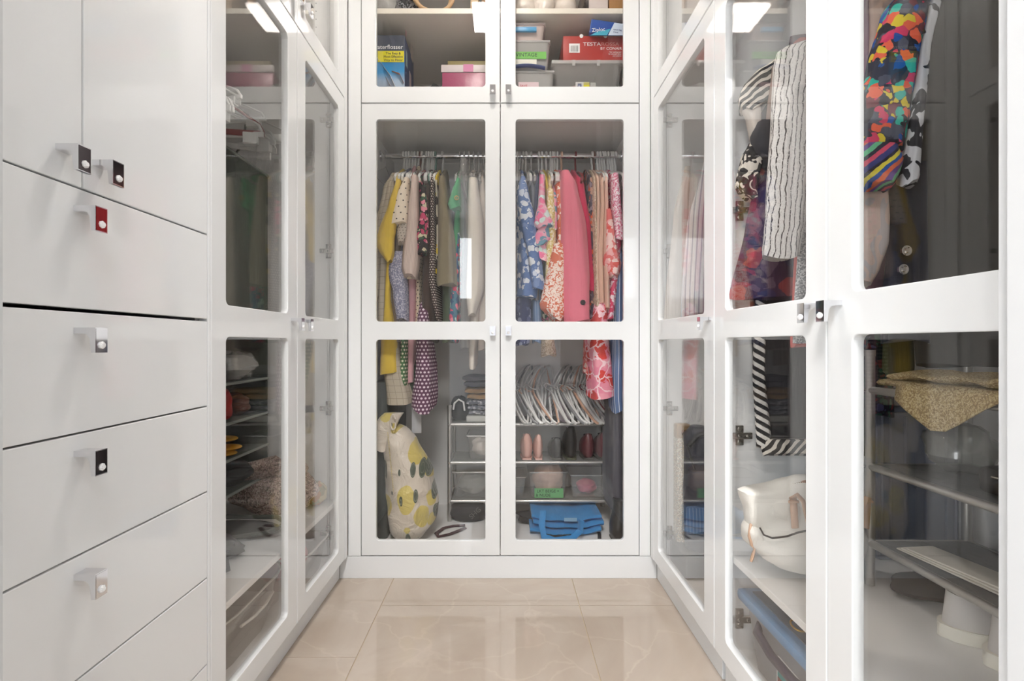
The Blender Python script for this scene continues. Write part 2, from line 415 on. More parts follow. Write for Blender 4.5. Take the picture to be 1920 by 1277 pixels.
# back
cab = thing('wardrobe_cabinet', 'white built-in wardrobe facing the camera at the end of the aisle, two tall glazed doors', 'cabinet', (-.02, YB + .02, 0))
box('side_panel', (-.612, YB + .022, .092), (-.594, 2.64, 1.955), INNER, cab); box('side_panel', (.556, YB + .022, .092), (.574, 2.64, 1.955), INNER, cab)
box('back_panel', (-.594, 2.632, .092), (.556, 2.64, 1.955), INNER, cab); box('bottom_panel', (-.594, YB + .022, .092), (.556, 2.632, .108), INNER, cab)
box('top_panel', (-.594, YB + .022, 1.937), (.556, 2.632, 1.955), INNER, cab)
box('plinth', (-.683, YB + .002, 0), (.627, YB + .016, .090), PLINTH, cab)
box('filler_strip', (-.648, YB + .001, .092), (-.5955, YB + .018, ZT), WHITE, cab); box('filler_strip', (.5555, YB + .001, .092), (.600, YB + .018, ZT), WHITE, cab)
glass_door(cab, Tback, -.594, -.0198, D0, ZS - .001, PAN, hu=-.0505, hz=1.040, us=(-.5325, -.0815))
glass_door(cab, Tback, -.0198, .554, D0, ZS - .001, PAN, hu=.0135, hz=1.040, us=(.0435, .490))
rod = thing('closet_rod', 'chrome clothes rod across the back wardrobe', 'clothes rod', (-.02, 2.33, 1.859))
ROD = 1.859; RY = 2.33
MB().tube([(-.590, RY, ROD), (.552, RY, ROD)], .0125, 16).build('rod', CHROME, rod)
for x in (-.591, .553): MB().lathe((x, RY, ROD), [(.026, -.003), (.026, .003), (.016, .006)], 20, axis='x').build('bracket', CHROME, rod)
ucab = thing('overhead_cabinet', 'white overhead cabinet with two glazed doors over the back wardrobe', 'cabinet', (-.02, YB + .02, ZS))
box('side_panel', (-.612, YB + .022, 1.966), (-.594, 2.64, ZT), INNER, ucab); box('side_panel', (.556, YB + .022, 1.966), (.574, 2.64, ZT), INNER, ucab)
box('back_panel', (-.594, 2.632, 1.966), (.556, 2.64, ZT), INNER, ucab); box('bottom_panel', (-.594, YB + .022, 1.966), (.556, 2.632, 1.982), INNER, ucab)
box('top_panel', (-.594, YB + .022, ZT - .018), (.556, 2.632, ZT), INNER, ucab)
SHZ = 2.3745
box('shelf', (-.592, 2.055, SHZ - .023), (.554, 2.62, SHZ), plain('cream shelf melamine', (.78, .73, .64), .4), ucab)
glass_door(ucab, Tback, -.594, -.0198, ZS + .001, ZT, UP, hu=-.0505, hz=2.021, us=(-.5325, -.0815))
glass_door(ucab, Tback, -.0198, .554, ZS + .001, ZT, UP, hu=.0135, hz=2.021, us=(.0435, .490))

def side_unit(name, label, T, side, y0, y1, z0, z1, loc, plinth=True, shelf=None, doors=(), bottom=True, y1in=None):
    x = XL if side < 0 else XR; xi = x + side * .022; xo = -1.25 if side < 0 else 1.23
    c = thing(name, label, 'cabinet', loc)
    def bx(n, xa, xb, ya, yb, za, zb, m=INNER): box(n, (min(xa, xb), ya, za), (max(xa, xb), yb, zb), m, c)
    ye = y1in or y1
    bx('side_panel', xi, xo, y0, y0 + .016, z0, z1); bx('side_panel', xi, xo, ye - .016, ye, z0, z1)
    bx('back_panel', xo - side * .008, xo, y0 + .016, ye - .016, z0, z1)
    bx('bottom_panel', xi, xo - side * .008, y0 + .016, ye - .016, z0, z0 + .016); bx('top_panel', xi, xo - side * .008, y0 + .016, ye - .016, z1 - .018, z1)
    if plinth: bx('plinth', x + side * .034 * (1 if side < 0 else .8), x + side * .05, y0, YB + .001 if y1 > 1.9 else y1, 0, .090, PLINTH)
    if shelf: bx('shelf', xi + side * .004, xo - side * .01, y0 + .017, ye - .017, shelf - .018, shelf)
    return c
# left glazed wardrobe
lc = side_unit('wardrobe_cabinet', 'white wardrobe with a pair of glazed doors on the left wall beside the drawers', Tleft, -1, 1.086, 1.99, .092, 1.955, (-.9, 1.53, 0), shelf=.342)
glass_door(lc, Tleft, 1.082, 1.532, D0, ZS - .001, PAN, hu=1.497, hz=1.047, us=(1.142, 1.467))
glass_door(lc, Tleft, 1.532, 1.982, D0, ZS - .001, PAN, hu=1.567, hz=1.047, us=(1.596, 1.914))
box('filler_strip', (XL - .02, 1.983, .092), (XL, 2.022, ZT), WHITE, lc)
ul = side_unit('overhead_cabinet', 'white overhead cabinet with glazed doors on the left wall, over the hanging wardrobe', Tleft, -1, 1.086, 1.99, 1.966, ZT, (-.9, 1.53, ZS), plinth=False)
glass_door(ul, Tleft, 1.082, 1.532, ZS + .001, ZT, UP, hu=1.497, hz=2.021 + .03, us=(1.142, 1.467))
glass_door(ul, Tleft, 1.532, 1.982, ZS + .001, ZT, UP, hu=1.567, hz=2.021 + .03, us=(1.596, 1.914))
# drawers
dc = side_unit('drawer_cabinet', 'tall white lacquered cabinet on the left with five drawers under two flat doors', Tleft, -1, .425, 1.078, .092, ZT, (-.9, .75, 0))
def front(name, y0, y1, z0, z1, hy, hz, face=CHROME, out=0.0):
    g = .0014; d = MB().box((XL - .021, y0 + g, z0 + g), (XL + out, y1 - g, z1 - g)).build(name, WHITE, dc, smooth=False, bev=.0016)
    if hy: handle(d, lambda u, v, n: Tleft(u, v, n + out), hy, hz, face=face)
zz = [1.207, 1.0190, .8330, .6470, .4590, .2710, .094]
RED_REFL = plain('chrome face with painted red reflection', (.32, .02, .025), .12, .6)  # red reflection painted into the face of one chrome pull
DARK_REFL = plain('chrome face with painted dark reflection', (.10, .085, .09), .08, .9)  # dark reflections painted into the faces of some chrome pulls
front('door', .425, .754, 1.207, ZS - .01, .719, 1.259, DARK_REFL); front('door', .754, 1.071, 1.207, ZS - .01, .782, 1.259, DARK_REFL)
front('door', .425, .754, ZS - .008, ZT, None, None); front('door', .754, 1.071, ZS - .008, ZT, None, None)
for i in range(6):
    front('drawer', .425, 1.071, zz[i + 1] + (.003 if i == 0 else 0), zz[i], .749, zz[i] - .029 + .004 * (i > 0), RED_REFL if i == 0 else DARK_REFL if i == 2 else CHROME)
box('filler_strip', (XL - .021, 1.0725, .094), (XL, 1.0815, ZT), WHITE, dc)
# right wardrobes
rc = side_unit('wardrobe_cabinet', 'white single-door glazed wardrobe on the right wall, next to the far corner', Tright, 1, 1.416, 1.99, .092, 1.955, (.9, 1.7, 0))
glass_door(rc, Tright, 1.408, 1.982, D0, ZS - .001, PAN, hu=1.438, hz=1.047, us=(1.480, 1.925))
box('filler_strip', (XR, 1.983, .092), (XR + .02, 2.022, ZT), WHITE, rc)
ur = side_unit('overhead_cabinet', 'white overhead cabinet with one glazed door on the right wall, next to the far corner', Tright, 1, 1.416, 1.99, 1.966, ZT, (.9, 1.7, ZS), plinth=False)
glass_door(ur, Tright, 1.408, 1.982, ZS + .001, ZT, UP, hu=1.438, hz=2.05, us=(1.480, 1.925))
rn = side_unit('wardrobe_cabinet', 'white wardrobe with a pair of glazed doors on the right, nearest the camera', Tright, 1, .43, 1.398, .092, 1.955, (.9, .9, 0), shelf=.385)
glass_door(rn, Tright, .915, 1.408, D0, ZS - .001, PAN, hu=.942, hz=1.047, us=(.980, 1.337))
glass_door(rn, Tright, .425, .915, D0, ZS - .001, PAN, hu=.884, hz=1.047, us=(.487, .848))
un = side_unit('overhead_cabinet', 'white overhead cabinet with two glazed doors on the right wall, nearest the camera', Tright, 1, .43, 1.398, 1.966, ZT, (.9, .9, ZS), plinth=False)
glass_door(un, Tright, .915, 1.408, ZS + .001, ZT, UP, us=(.980, 1.337)); glass_door(un, Tright, .425, .915, ZS + .001, ZT, UP, us=(.487, .848))
# hinges screwed to the end panels (thing > hinge)
def hinge(c, x, y, z, s):     # s: +1 opens to the right side of the frame
    mb = MB()
    mb.box((x - .011, y - .006, z - .028), (x + .011, y, z + .028), bev=.002)
    a, b = (x - .026 * s, x + .032 * s); mb.box((min(a, b), y - .014, z - .009), (max(a, b), y - .004, z + .009), bev=.002)
    for dz in (-.018, .018): mb.lathe((x, y - .006, z + dz), [(.006, 0), (.006, -.002), (.004, -.003)], 12, axis='y')
    for dx in (-.004, .020): mb.lathe((x + dx * s, y - .014, z), [(.005, 0), (.005, -.0015), (.003, -.0025)], 12, axis='y')
    mb.build('hinge', STEEL, c)
for z in (1.342, .712, .198): hinge(rn, .658, 1.3815, z, 1)
for z in (1.865, 1.34, .71, .21): hinge(lc, -.709, 1.9735, z, -1)
for z in (1.865, 1.34, .71, .21): hinge(rc, .66, 1.9735, z, 1)
# peg holes up the side panel of the overhead cabinet are tiny drilled pins
for c_, x in ((ul, -.76),):
    mb = MB()
    for k in range(18): mb.lathe((x, 1.9735, 2.05 + k * .032), [(.0022, 0), (.0022, -.0008)], 8, axis='y')
    tag(mb.build('peg_hole', plain('dark drilled hole', (.1, .09, .08), .8), c_, smooth=False), kind='stuff')
for nm, x, y0, y1, lab in (('closet_rod', -.95, 1.104, 1.972, 'chrome clothes rod along the left wardrobe'), ('closet_rod', .915, .448, 1.38, 'chrome clothes rod along the near right wardrobe'), ('closet_rod', .915, 1.434, 1.972, 'chrome clothes rod along the far right wardrobe')):
    tag(MB().tube([(x, y0, 1.80 if x < 0 else 1.859), (x, y1, 1.80 if x < 0 else 1.859)], .0125, 16).build(nm, CHROME), lab, 'clothes rod')

# ---------------- cloth ----------------
WF = 1.22
def interp(rows, y):
    if y <= rows[0][0]: return rows[0][1:]
    for a, b in zip(rows, rows[1:]):
        if y <= b[0]:
            t = (y - a[0]) / (b[0] - a[0]); t = t * t * (3 - 2 * t) * .5 + t * .5
            return tuple(p + (q - p) * t for p, q in zip(a[1:], b[1:]))
    return rows[-1][1:]
def cloth(name, rows, Y, hy, mat, parent=None, shoulder=True, folds=5, amp=.05, seed=0, n=44, pw=.7, hem=.008, step=9, along='x', roll=0.0):
    """hanging cloth: cross-sections follow rows (row, centre, width) read at distance Y; hy = half depth front to back"""
    rows = [tuple(map(float, r)) for r in rows]
    if shoulder and hy > .1 and rows[0][0] < 345: rows.insert(0, (296.0, rows[0][1], rows[0][2] * .8))
    y0, y1 = rows[0][0], rows[-1][0]; N = max(4, int((y1 - y0) / step)); rings = []
    rnd = random.Random(seed * 13 + int(y0 + rows[0][1])); ph = [rnd.uniform(0, 6.28) for _ in range(6)]
    for i in range(N + 1):
        y = y0 + (y1 - y0) * i / N; xc, wd = interp(rows, y)
        X = PX(xc, Y); Z = PZ(y, Y); hw = wd * WF * Y / F / 2; d = (y - y0) * Y / F
        h = hy * min(1, .22 + .78 * (d / .085) ** .8) if shoulder else hy * min(1, .75 + d * 6)
        if i == 0 and shoulder: hw *= .6
        g = min(1, .25 + d / .35); ring = []
        for k in range(n):
            a = 2 * PI * k / n; c, s = math.cos(a), math.sin(a)
            fx = 1 + amp * g * 2 * (math.sin(a * folds + ph[0] + d * 3) * .6 + math.sin(a * (folds * 2 + 1) + ph[1] - d * 5) * .35)
            fy = 1 + amp * g * .35 * math.sin(a * (folds + 2) + ph[2])
            if shoulder and hy > .1: fx *= 1 - .28 * (1 + s)
            x = X + hw * math.copysign(abs(c) ** pw, c) * fx + amp * hw * .8 * g * math.sin(d * 11 + ph[3])
            yy = (Y + hy) + h * s * fy
            z = Z + (hem * math.sin(a * 2 + ph[4]) * (i / N) ** 3 if hem else 0)
            ring.append(Vector((x, yy, z)))
        rings.append(ring)
    o = MB().skin(rings).build(name, mat, parent, sharp=60)
    us = []
    k0 = (3 * n) // 4
    for ring in rings:
        u = [0.0] * n; acc = 0
        for j in range(1, n):
            k = (k0 + j) % n
            if j <= n // 2: u[k] = u[(k - 1) % n] + (ring[k] - ring[(k - 1) % n]).length
        for j in range(1, n - n // 2):
            k = (k0 - j) % n; u[k] = u[(k + 1) % n] - (ring[k] - ring[(k + 1) % n]).length
        us += [(a_, p.z) for a_, p in zip(u, ring)]
    uvl = o.data.uv_layers.new(name='UVMap')
    for lp in o.data.loops: uvl.data[lp.index].uv = us[lp.vertex_index]
    return o
BF, BH = 2.135, .185           # front edge and half depth of garments on the back rod
def garment(name, label, cat, body, mat, sleeves=(), group=None, Y=BF, hy=BH, extra=(), **k):
    x = PX(body[-1][1], Y); t = thing(name, label, cat, (x, Y + hy, PZ(body[-1][0], Y)), group)
    cloth('body', body, Y, hy, mat, t, **k)
    for s in sleeves:
        rr, m2 = s[0], s[1] or mat; ys = s[2] if len(s) > 2 else 2.10; h2 = s[3] if len(s) > 3 else .035
        cloth('sleeve', rr, ys, h2, m2, t, shoulder=False, folds=3, amp=.07, n=28, seed=len(rr))
    return t
c_ = L
M_ = dict(
 
 checkb=check('beige windowpane check', c_(186, 176, 158), c_(120, 108, 92), .028, .07), yellow=fab('mustard yellow cotton', c_(214, 184, 78)),
 taupe=fab('taupe jersey', c_(140, 126, 114)), creamdot=dots('cream with small black dots', c_(228, 214, 190), c_(50, 45, 42), .020, .17),
 creamwide=dots('cream with sparse dots', c_(232, 218, 198), c_(70, 62, 56), .030, .12), lavspeck=speck('lavender speckle print', [c_(150, 150, 172), c_(120, 122, 146), c_(186, 184, 198), c_(140, 140, 160)], 230, bumpd=.0002),
 dotchif=dots('grey chiffon with dots', c_(188, 178, 166), c_(90, 84, 80), .014, .16), pinkstr=stripes('pale pink pinstripe', c_(214, 196, 186), c_(190, 168, 160), .006, .6),
 mauve=fab('dusty mauve', c_(190, 150, 148)), navy=fab('dark slate', c_(66, 66, 74)), black=fab('black jersey', c_(28, 27, 29)),
 dkflor=floral('dark print with pink blooms', c_(38, 32, 36), [c_(200, 70, 110), c_(235, 150, 170), c_(210, 200, 170), c_(60, 90, 70)], 48, .7),
 choc=fab('dark chocolate brown', c_(70, 54, 48)), brdot=dots('chocolate with white dots', c_(62, 46, 44), c_(226, 216, 206), .0125, .26),
 ylflor=floral('white print with yellow blooms', c_(218, 210, 194), [c_(222, 190, 50), c_(60, 52, 50), c_(236, 210, 90)], 30, .7),
 olive=fab('olive taupe twill', c_(134, 124, 102)), sage=fab('sage green grey', c_(104, 116, 96)), green=fab('kelly green pique', c_(62, 148, 92)),
 tropic=floral('tropical pink and blue print', c_(60, 110, 130), [c_(222, 70, 110), c_(240, 130, 150), c_(40, 80, 120), c_(190, 220, 210), c_(220, 60, 90)], 40, .8),
 lace=fab('white lace', c_(222, 214, 202), .05, weave=260), offw=fab('off white cotton', c_(212, 202, 192)), sheer=MILKY,
 grdot=dots('green with cream dots', c_(72, 112, 70), c_(226, 226, 200), .0185, .28), pldot=dots('plum with white dots', c_(104, 66, 92), c_(232, 216, 226), .0185, .29),
 dkgreen=speck('dark green tweed', [c_(50, 62, 52), c_(70, 82, 66), c_(36, 44, 40)], 260, bumpd=.0003), pinkl=fab('light pink linen', c_(208, 160, 166)),
 blfl=floral('blue print with white leaves', c_(92, 118, 168), [c_(220, 224, 230), c_(96, 122, 172), c_(200, 208, 222), c_(120, 142, 186)], 38, .75),
 dbfl=floral('navy print with pale leaves', c_(62, 68, 110), [c_(150, 156, 186), c_(62, 68, 110), c_(92, 98, 140)], 40, .7), ltblue=stripes('pale blue chambray stripe', c_(150, 172, 204), c_(120, 146, 186), .012, .5),
 grey=fab('grey jersey', c_(134, 134, 142)), nvy=fab('navy knit', c_(64, 68, 92)), water=floral('pink and aqua watercolour', c_(232, 170, 186), [c_(240, 120, 160), c_(214, 232, 226), c_(250, 200, 210), c_(110, 150, 170), c_(236, 140, 170)], 34, .8),
 bryel=fab('bright yellow', c_(228, 204, 70)), crlace=speck('cream and yellow lace', [c_(226, 208, 150), c_(236, 224, 196), c_(210, 186, 110)], 150, bumpd=.0006),
 orange=floral('orange print with white strokes', c_(214, 104, 68), [c_(240, 214, 198), c_(216, 110, 72), c_(244, 226, 212)], 60, .5), orange2=floral('orange print with white spots', c_(212, 112, 80), [c_(238, 214, 200), c_(242, 224, 212)], 105, .72),
 blazer=fab('candy pink crepe', c_(224, 124, 142), .05), hot=fab('raspberry pink crepe', c_(204, 50, 92), .06), multi=floral('dark print with orange blooms', c_(96, 84, 96), [c_(214, 96, 60), c_(150, 140, 150), c_(70, 66, 80), c_(190, 150, 130)], 46, .8),
 blush=fab('blush beige satin', c_(222, 188, 166), .07), blush2=fab('peach satin', c_(228, 192, 174), .05), crewn=speck('tan lace', [c_(206, 186, 160), c_(186, 162, 136), c_(222, 206, 186)], 180, bumpd=.0006),
 coral=floral('coral and white print', c_(228, 120, 118), [c_(244, 212, 206), c_(222, 90, 80), c_(240, 180, 180)], 42, .7), redw=floral('rose red print with white tracery', c_(214, 72, 108), [c_(240, 200, 214), c_(214, 72, 108), c_(244, 224, 230)], 72, .7),
 dense=floral('pink print dense with white dots', c_(220, 120, 150), [c_(248, 232, 238), c_(236, 200, 214)], 120, .7), bigfl=floral('pink print with large red blooms', c_(236, 140, 164), [c_(222, 72, 64), c_(240, 160, 176), c_(214, 84, 84), c_(240, 150, 170), c_(246, 196, 204)], 22, .85, line=c_(250, 214, 220)),
 denim=stripes('blue denim with white stripes', c_(86, 112, 156), c_(204, 212, 226), .021, .84), wine=fab('wine jersey', c_(120, 44, 58)),
)
hb = 'clothes hung behind the left back door'; hr = 'clothes hung behind the right back door'
G = garment
G('check_coat', 'beige windowpane check coat hanging at the far left of the back rod', 'coat', [(322, 742, 12), (345, 733, 26), (420, 722, 36), (600, 720, 38), (690, 732, 46), (757, 744, 60)], M_['checkb'], [([(322, 738, 12), (350, 728, 22), (420, 718, 28), (560, 716, 30)], None, 2.15, .04)], hb, seed=1)
t = G('yellow_cardigan', 'mustard yellow cardigan, sleeve dangling forward, beside the check coat', 'cardigan', [(332, 744, 8), (400, 732, 12), (560, 724, 14), (640, 726, 36), (701, 726, 44)], M_['yellow'], [([(334, 745, 7), (380, 736, 16), (430, 724, 26), (450, 719, 30), (470, 724, 22), (489, 729, 6)], None, 2.085, .03)], hb, Y=2.12, hy=.17, seed=2)
G('taupe_dress', 'plain taupe dress hanging behind the yellow sleeve', 'dress', [(326, 752, 14), (430, 744, 22), (600, 738, 36), (640, 742, 30)], M_['taupe'], (), hb, seed=3, Y=2.16)
G('dotted_blouse', 'cream blouse with fine black dots and a wide flared sleeve', 'blouse', [(328, 762, 10), (400, 762, 16), (520, 768, 22)], M_['creamdot'], [([(330, 760, 8), (370, 750, 22), (405, 744, 34), (418, 743, 32)], M_['creamwide'], 2.085, .04)], hb, seed=4)
G('dotted_chiffon_top', 'grey chiffon top with a frilled dotted sleeve under the cream blouse', 'blouse', [(340, 768, 10), (500, 758, 24)], M_['dotchif'], [([(418, 758, 20), (432, 756, 24), (444, 752, 14), (455, 750, 8)], None, 2.10, .025)], hb, Y=2.17, hy=.14, seed=5)
G('lavender_print_dress', 'lavender grey speckled dress with a folded cuff hanging low', 'dress', [(335, 758, 12), (430, 748, 22), (600, 752, 26), (640, 755, 20)], M_['lavspeck'], [([(470, 747, 16), (500, 740, 26), (512, 742, 30), (545, 748, 24), (600, 752, 18)], None, 2.115, .03)], hb, Y=2.17, hy=.16, seed=6)
G('pinstripe_shirt', 'pale pink pinstripe shirt with a turned-back cuff', 'shirt', [(324, 774, 10), (420, 772, 20), (520, 772, 24)], M_['pinkstr'], [([(326, 776, 10), (400, 772, 18), (470, 768, 26), (500, 766, 26), (516, 767, 18)], None, 2.085, .035)], hb, seed=7)
G('pink_linen_dress', 'plain light pink linen dress hanging below the pinstripe shirt', 'dress', [(330, 770, 8), (500, 770, 20), (640, 770, 17), (720, 768, 14)], M_['pinkl'], (), hb, Y=2.18, hy=.12, seed=8)
G('floral_cream_skirt', 'cream printed dress showing a narrow strip beside the pink linen', 'dress', [(330, 778, 8), (480, 784, 14), (640, 782, 12)], M_['creamdot'], (), hb, Y=2.20, hy=.12, seed=9)
G('slate_top', 'dark slate sleeveless top showing between the pinstripe and floral clothes', 'top', [(370, 783, 6), (410, 778, 16), (440, 776, 14)], M_['navy'], (), hb, Y=2.13, hy=.08, seed=10)
G('dark_floral_blouse', 'black blouse with pink blooms and ruffled satin trim', 'blouse', [(326, 786, 8), (400, 792, 14), (475, 792, 16)], M_['dkflor'], [([(345, 792, 8), (400, 794, 12), (432, 791, 18), (440, 788, 16), (460, 792, 17), (474, 790, 14)], None, 2.09, .03)], hb, Y=2.13, seed=11)
G('brown_dress', 'long plain chocolate brown dress left of centre', 'dress', [(320, 800, 12), (420, 802, 20), (600, 800, 28), (640, 800, 22)], M_['choc'], (), hb, seed=12, Y=2.15)
G('brown_polka_dot_dress', 'chocolate brown dress with rows of tiny white dots', 'dress', [(326, 809, 9), (420, 809, 11), (530, 809, 18), (545, 812, 16), (600, 820, 12)], M_['brdot'], (), hb, Y=2.11, seed=13)
G('yellow_floral_top', 'white top with yellow blooms edged between dots and olive jacket', 'top', [(330, 817, 7), (440, 820, 9), (510, 818, 8)], M_['ylflor'], (), hb, Y=2.12, seed=14)
G('olive_jacket', 'olive taupe jacket with a wide sleeve facing the door', 'jacket', [(326, 828, 12), (400, 832, 24), (530, 836, 28)], M_['olive'], [([(327, 827, 10), (370, 829, 16), (450, 834, 27), (528, 835, 32), (533, 836, 31)], None, 2.09, .045)], hb, seed=15)
G('sage_trousers', 'sage green-grey trousers hanging below the olive jacket', 'trousers', [(480, 838, 20), (600, 838, 22), (640, 836, 18)], M_['sage'], (), hb, Y=2.18, hy=.10, seed=16)
t = G('green_polo', 'kelly green polo shirt with a round gold emblem on its sleeve', 'shirt', [(330, 858, 8), (380, 858, 16), (440, 854, 16), (470, 853, 8)], M_['green'], [([(332, 858, 6), (360, 852, 14), (380, 849, 21), (388, 852, 18)], None, 2.085, .04)], hb, seed=17)
mb = MB(); e = P(856, 371, 2.078)
mb.tube([e + Vector((.0085 * math.cos(2 * PI * k / 16), 0, .0085 * math.sin(2 * PI * k / 16))) for k in range(16)], .0016, 6, closed=True)
mb.tube([e + Vector((.0035, 0, .003)), e + Vector((-.003, 0, .003)), e + Vector((-.003, 0, -.003)), e + Vector((.0035, 0, -.003))], .0011, 6)
GOLD = plain('brushed gold', c_(200, 160, 80), .3, 1); mb.build('emblem', GOLD, t)
G('tropical_dress', 'dress with bright pink and blue tropical print below the green polo', 'dress', [(400, 860, 6), (460, 856, 10), (600, 850, 22), (640, 850, 10)], M_['tropic'], (), hb, Y=2.14, hy=.12, seed=18)
G('white_lace_blouse', 'long white lace blouse behind the left back door', 'blouse', [(320, 884, 14), (400, 888, 34), (560, 890, 36), (597, 888, 22), (690, 884, 14)], M_['lace'], [([(330, 886, 14), (420, 890, 26), (540, 889, 28), (590, 884, 12)], None, 2.09, .045)], hb, seed=19)
G('off_white_blouse', 'off-white cotton blouse nearest the centre of the back rod', 'blouse', [(322, 902, 12), (400, 906, 30), (600, 906, 30), (655, 902, 20)], M_['offw'], (), hb, seed=20, Y=2.15)
t = thing('clear_reflection_strip', 'clear strip standing in for the window reflection beside the white lace blouse', 'reflection strip', (PX(868, 2.08), 2.25, PZ(655, 2.08)), hb)
cloth('cover', [(290, 868, 14), (320, 868, 17), (500, 868, 18), (655, 868, 16)], 2.085, .12, CLEARP, t, shoulder=False, seed=21, amp=.03)  # clear sheet added in place of a bright window reflection on the glass
G('green_dot_dress', 'green dress hem with large cream dots, left of the plum one', 'dress', [(560, 756, 10), (640, 755, 12), (752, 753, 16)], M_['grdot'], (), hb, Y=2.15, hy=.10, seed=22)
G('plum_dot_dress', 'plum dress with large white dots, longest behind the left door', 'dress', [(560, 792, 20), (640, 790, 24), (700, 792, 30), (750, 791, 36), (771, 790, 34)], M_['pldot'], (), hb, Y=2.12, hy=.10, seed=23, amp=.08, hem=.016)
G('dark_green_tweed_skirt', 'dark green tweed skirt hem between pink linen and plum dots', 'skirt', [(650, 772, 16), (752, 770, 24)], M_['dkgreen'], (), hb, Y=2.2, hy=.10, seed=24)
tag(MB().box((PX(772, 2.2), 2.2, PZ(812, 2.2)), (PX(790, 2.2), 2.204, PZ(745, 2.2)), bev=.001).build('paper_sheet', plain('pale blue paper', c_(176, 178, 182), .6)), 'pale blue-grey card hanging below the plum dotted dress', 'card')
# right half
G('cream_camisole', 'cream camisole at the very left of the right back door', 'top', [(322, 966, 8), (420, 968, 12), (560, 964, 14)], M_['offw'], (), hr, seed=30, Y=2.2)
G('blue_floral_dress', 'blue dress with large white leaves behind the right back door', 'dress', [(322, 980, 10), (360, 982, 22), (440, 986, 34), (540, 992, 46), (556, 990, 44)], M_['blfl'], [([(328, 981, 8), (352, 980, 20), (400, 988, 26), (500, 1004, 22), (540, 1010, 20)], None, 2.10, .04)], hr, seed=31)
G('navy_floral_dress', 'navy dress with pale leaves, its hem below the blue dress', 'dress', [(500, 984, 30), (600, 982, 32), (646, 980, 30)], M_['dbfl'], (), hr, Y=2.2, hy=.12, seed=32)
G('chambray_dress', 'pale blue striped dress hem beside the navy floral one', 'dress', [(480, 1006, 14), (600, 1008, 20), (642, 1008, 16)], M_['ltblue'], (), hr, Y=2.19, hy=.12, seed=33)
G('grey_blouse', 'grey jersey blouse with a drooping shoulder', 'blouse', [(322, 997, 10), (360, 1001, 16), (400, 1004, 14), (560, 1006, 12)], M_['grey'], (), hr, seed=34, Y=2.16)
G('navy_knit', 'navy knit top between the grey and watercolour blouses', 'top', [(322, 1009, 10), (380, 1006, 14), (440, 1006, 18), (540, 1008, 12)], M_['nvy'], (), hr, seed=35, Y=2.14)
G('watercolour_blouse', 'pink and aqua watercolour blouse with three tiers of ruffles', 'blouse', [(326, 1017, 9), (400, 1016, 14), (480, 1016, 16)], M_['water'], [([(326, 1017, 8), (380, 1016, 11), (400, 1018, 22), (418, 1020, 32), (424, 1024, 24)], None, 2.09, .03), ([(424, 1022, 18), (440, 1018, 28), (452, 1018, 34), (457, 1014, 20)], None, 2.10, .03), ([(456, 1016, 14), (475, 1016, 22), (486, 1018, 14)], None, 2.11, .03)], hr, seed=36, Y=2.15)
G('yellow_camisole', 'bright yellow camisole just right of the watercolour ruffles', 'top', [(324, 1024, 9), (370, 1027, 10), (520, 1028, 10)], M_['bryel'], (), hr, seed=37, Y=2.16)
G('cream_lace_top', 'cream and yellow lace top beside the orange dress', 'top', [(326, 1032, 9), (420, 1034, 14), (560, 1032, 18)], M_['crlace'], [([(352, 1033, 10), (400, 1034, 16), (500, 1032, 14), (552, 1030, 12)], None, 2.11, .03)], hr, seed=38, Y=2.15)
G('pink_floral_top', 'small pink floral blouse sleeve in front of the lace top', 'blouse', [(335, 1040, 8), (375, 1038, 18), (430, 1040, 14)], M_['water'], (), hr, seed=39, Y=2.12, hy=.1)
G('dark_floral_skirt', 'dark green floral hem hanging low between lace and orange', 'skirt', [(520, 1024, 12), (560, 1022, 12), (600, 1024, 14)], M_['dkflor'], (), hr, seed=40, Y=2.18, hy=.1)
t = G('orange_print_dress', 'long orange dress with white strokes, next to the candy pink blazer', 'dress', [(318, 1048, 12), (360, 1050, 20), (440, 1052, 20), (470, 1050, 22), (560, 1046, 34), (600, 1048, 30)], M_['orange'], [([(455, 1050, 20), (500, 1046, 30), (555, 1040, 38), (575, 1038, 40), (590, 1044, 28), (598, 1046, 14)], M_['orange2'], 2.085, .045)], hr, seed=41)
t = G('pink_blazer', 'plain candy pink blazer with one dark button on its cuff', 'blazer', [(308, 1056, 14), (330, 1066, 30), (420, 1076, 44), (520, 1081, 48), (604, 1080, 50)], M_['blazer'], [([(316, 1062, 14), (340, 1068, 26), (420, 1076, 38), (520, 1082, 43), (602, 1084, 40)], None, 2.075, .05)], hr, seed=42, Y=2.12, amp=.015)
MB().lathe(P(1093, 567, 2.074), [(.0001, -.004), (.010, -.004), (.0115, -.001), (.0115, .002)], 20, axis='y').build('button', plain('dark horn button', c_(60, 54, 56), .3), t)
G('raspberry_jacket', 'raspberry pink jacket behind the candy pink blazer', 'jacket', [(320, 1082, 12), (345, 1090, 22), (430, 1100, 28), (540, 1110, 22), (543, 1110, 18)], M_['hot'], (), hr, seed=43, Y=2.15, amp=.02)
G('orange_bloom_blouse', 'dark blouse with orange blooms right of the raspberry jacket', 'blouse', [(328, 1108, 10), (380, 1112, 20), (450, 1112, 14), (600, 1110, 16)], M_['multi'], (), hr, seed=44, Y=2.16)
G('tan_lace_dress', 'tan lace dress whose hem shows alone below the rod', 'dress', [(340, 1116, 8), (440, 1118, 12), (560, 1122, 14), (600, 1124, 12)], M_['crewn'], (), hr, seed=45, Y=2.13)
tcl = G('tan_lace_shawl', 'tan lace shawl end hanging behind the middle of the right door', 'shawl', [(560, 1036, 14), (640, 1028, 20), (667, 1030, 24)], M_['crewn'], (), hr, seed=46, Y=2.2, hy=.05)
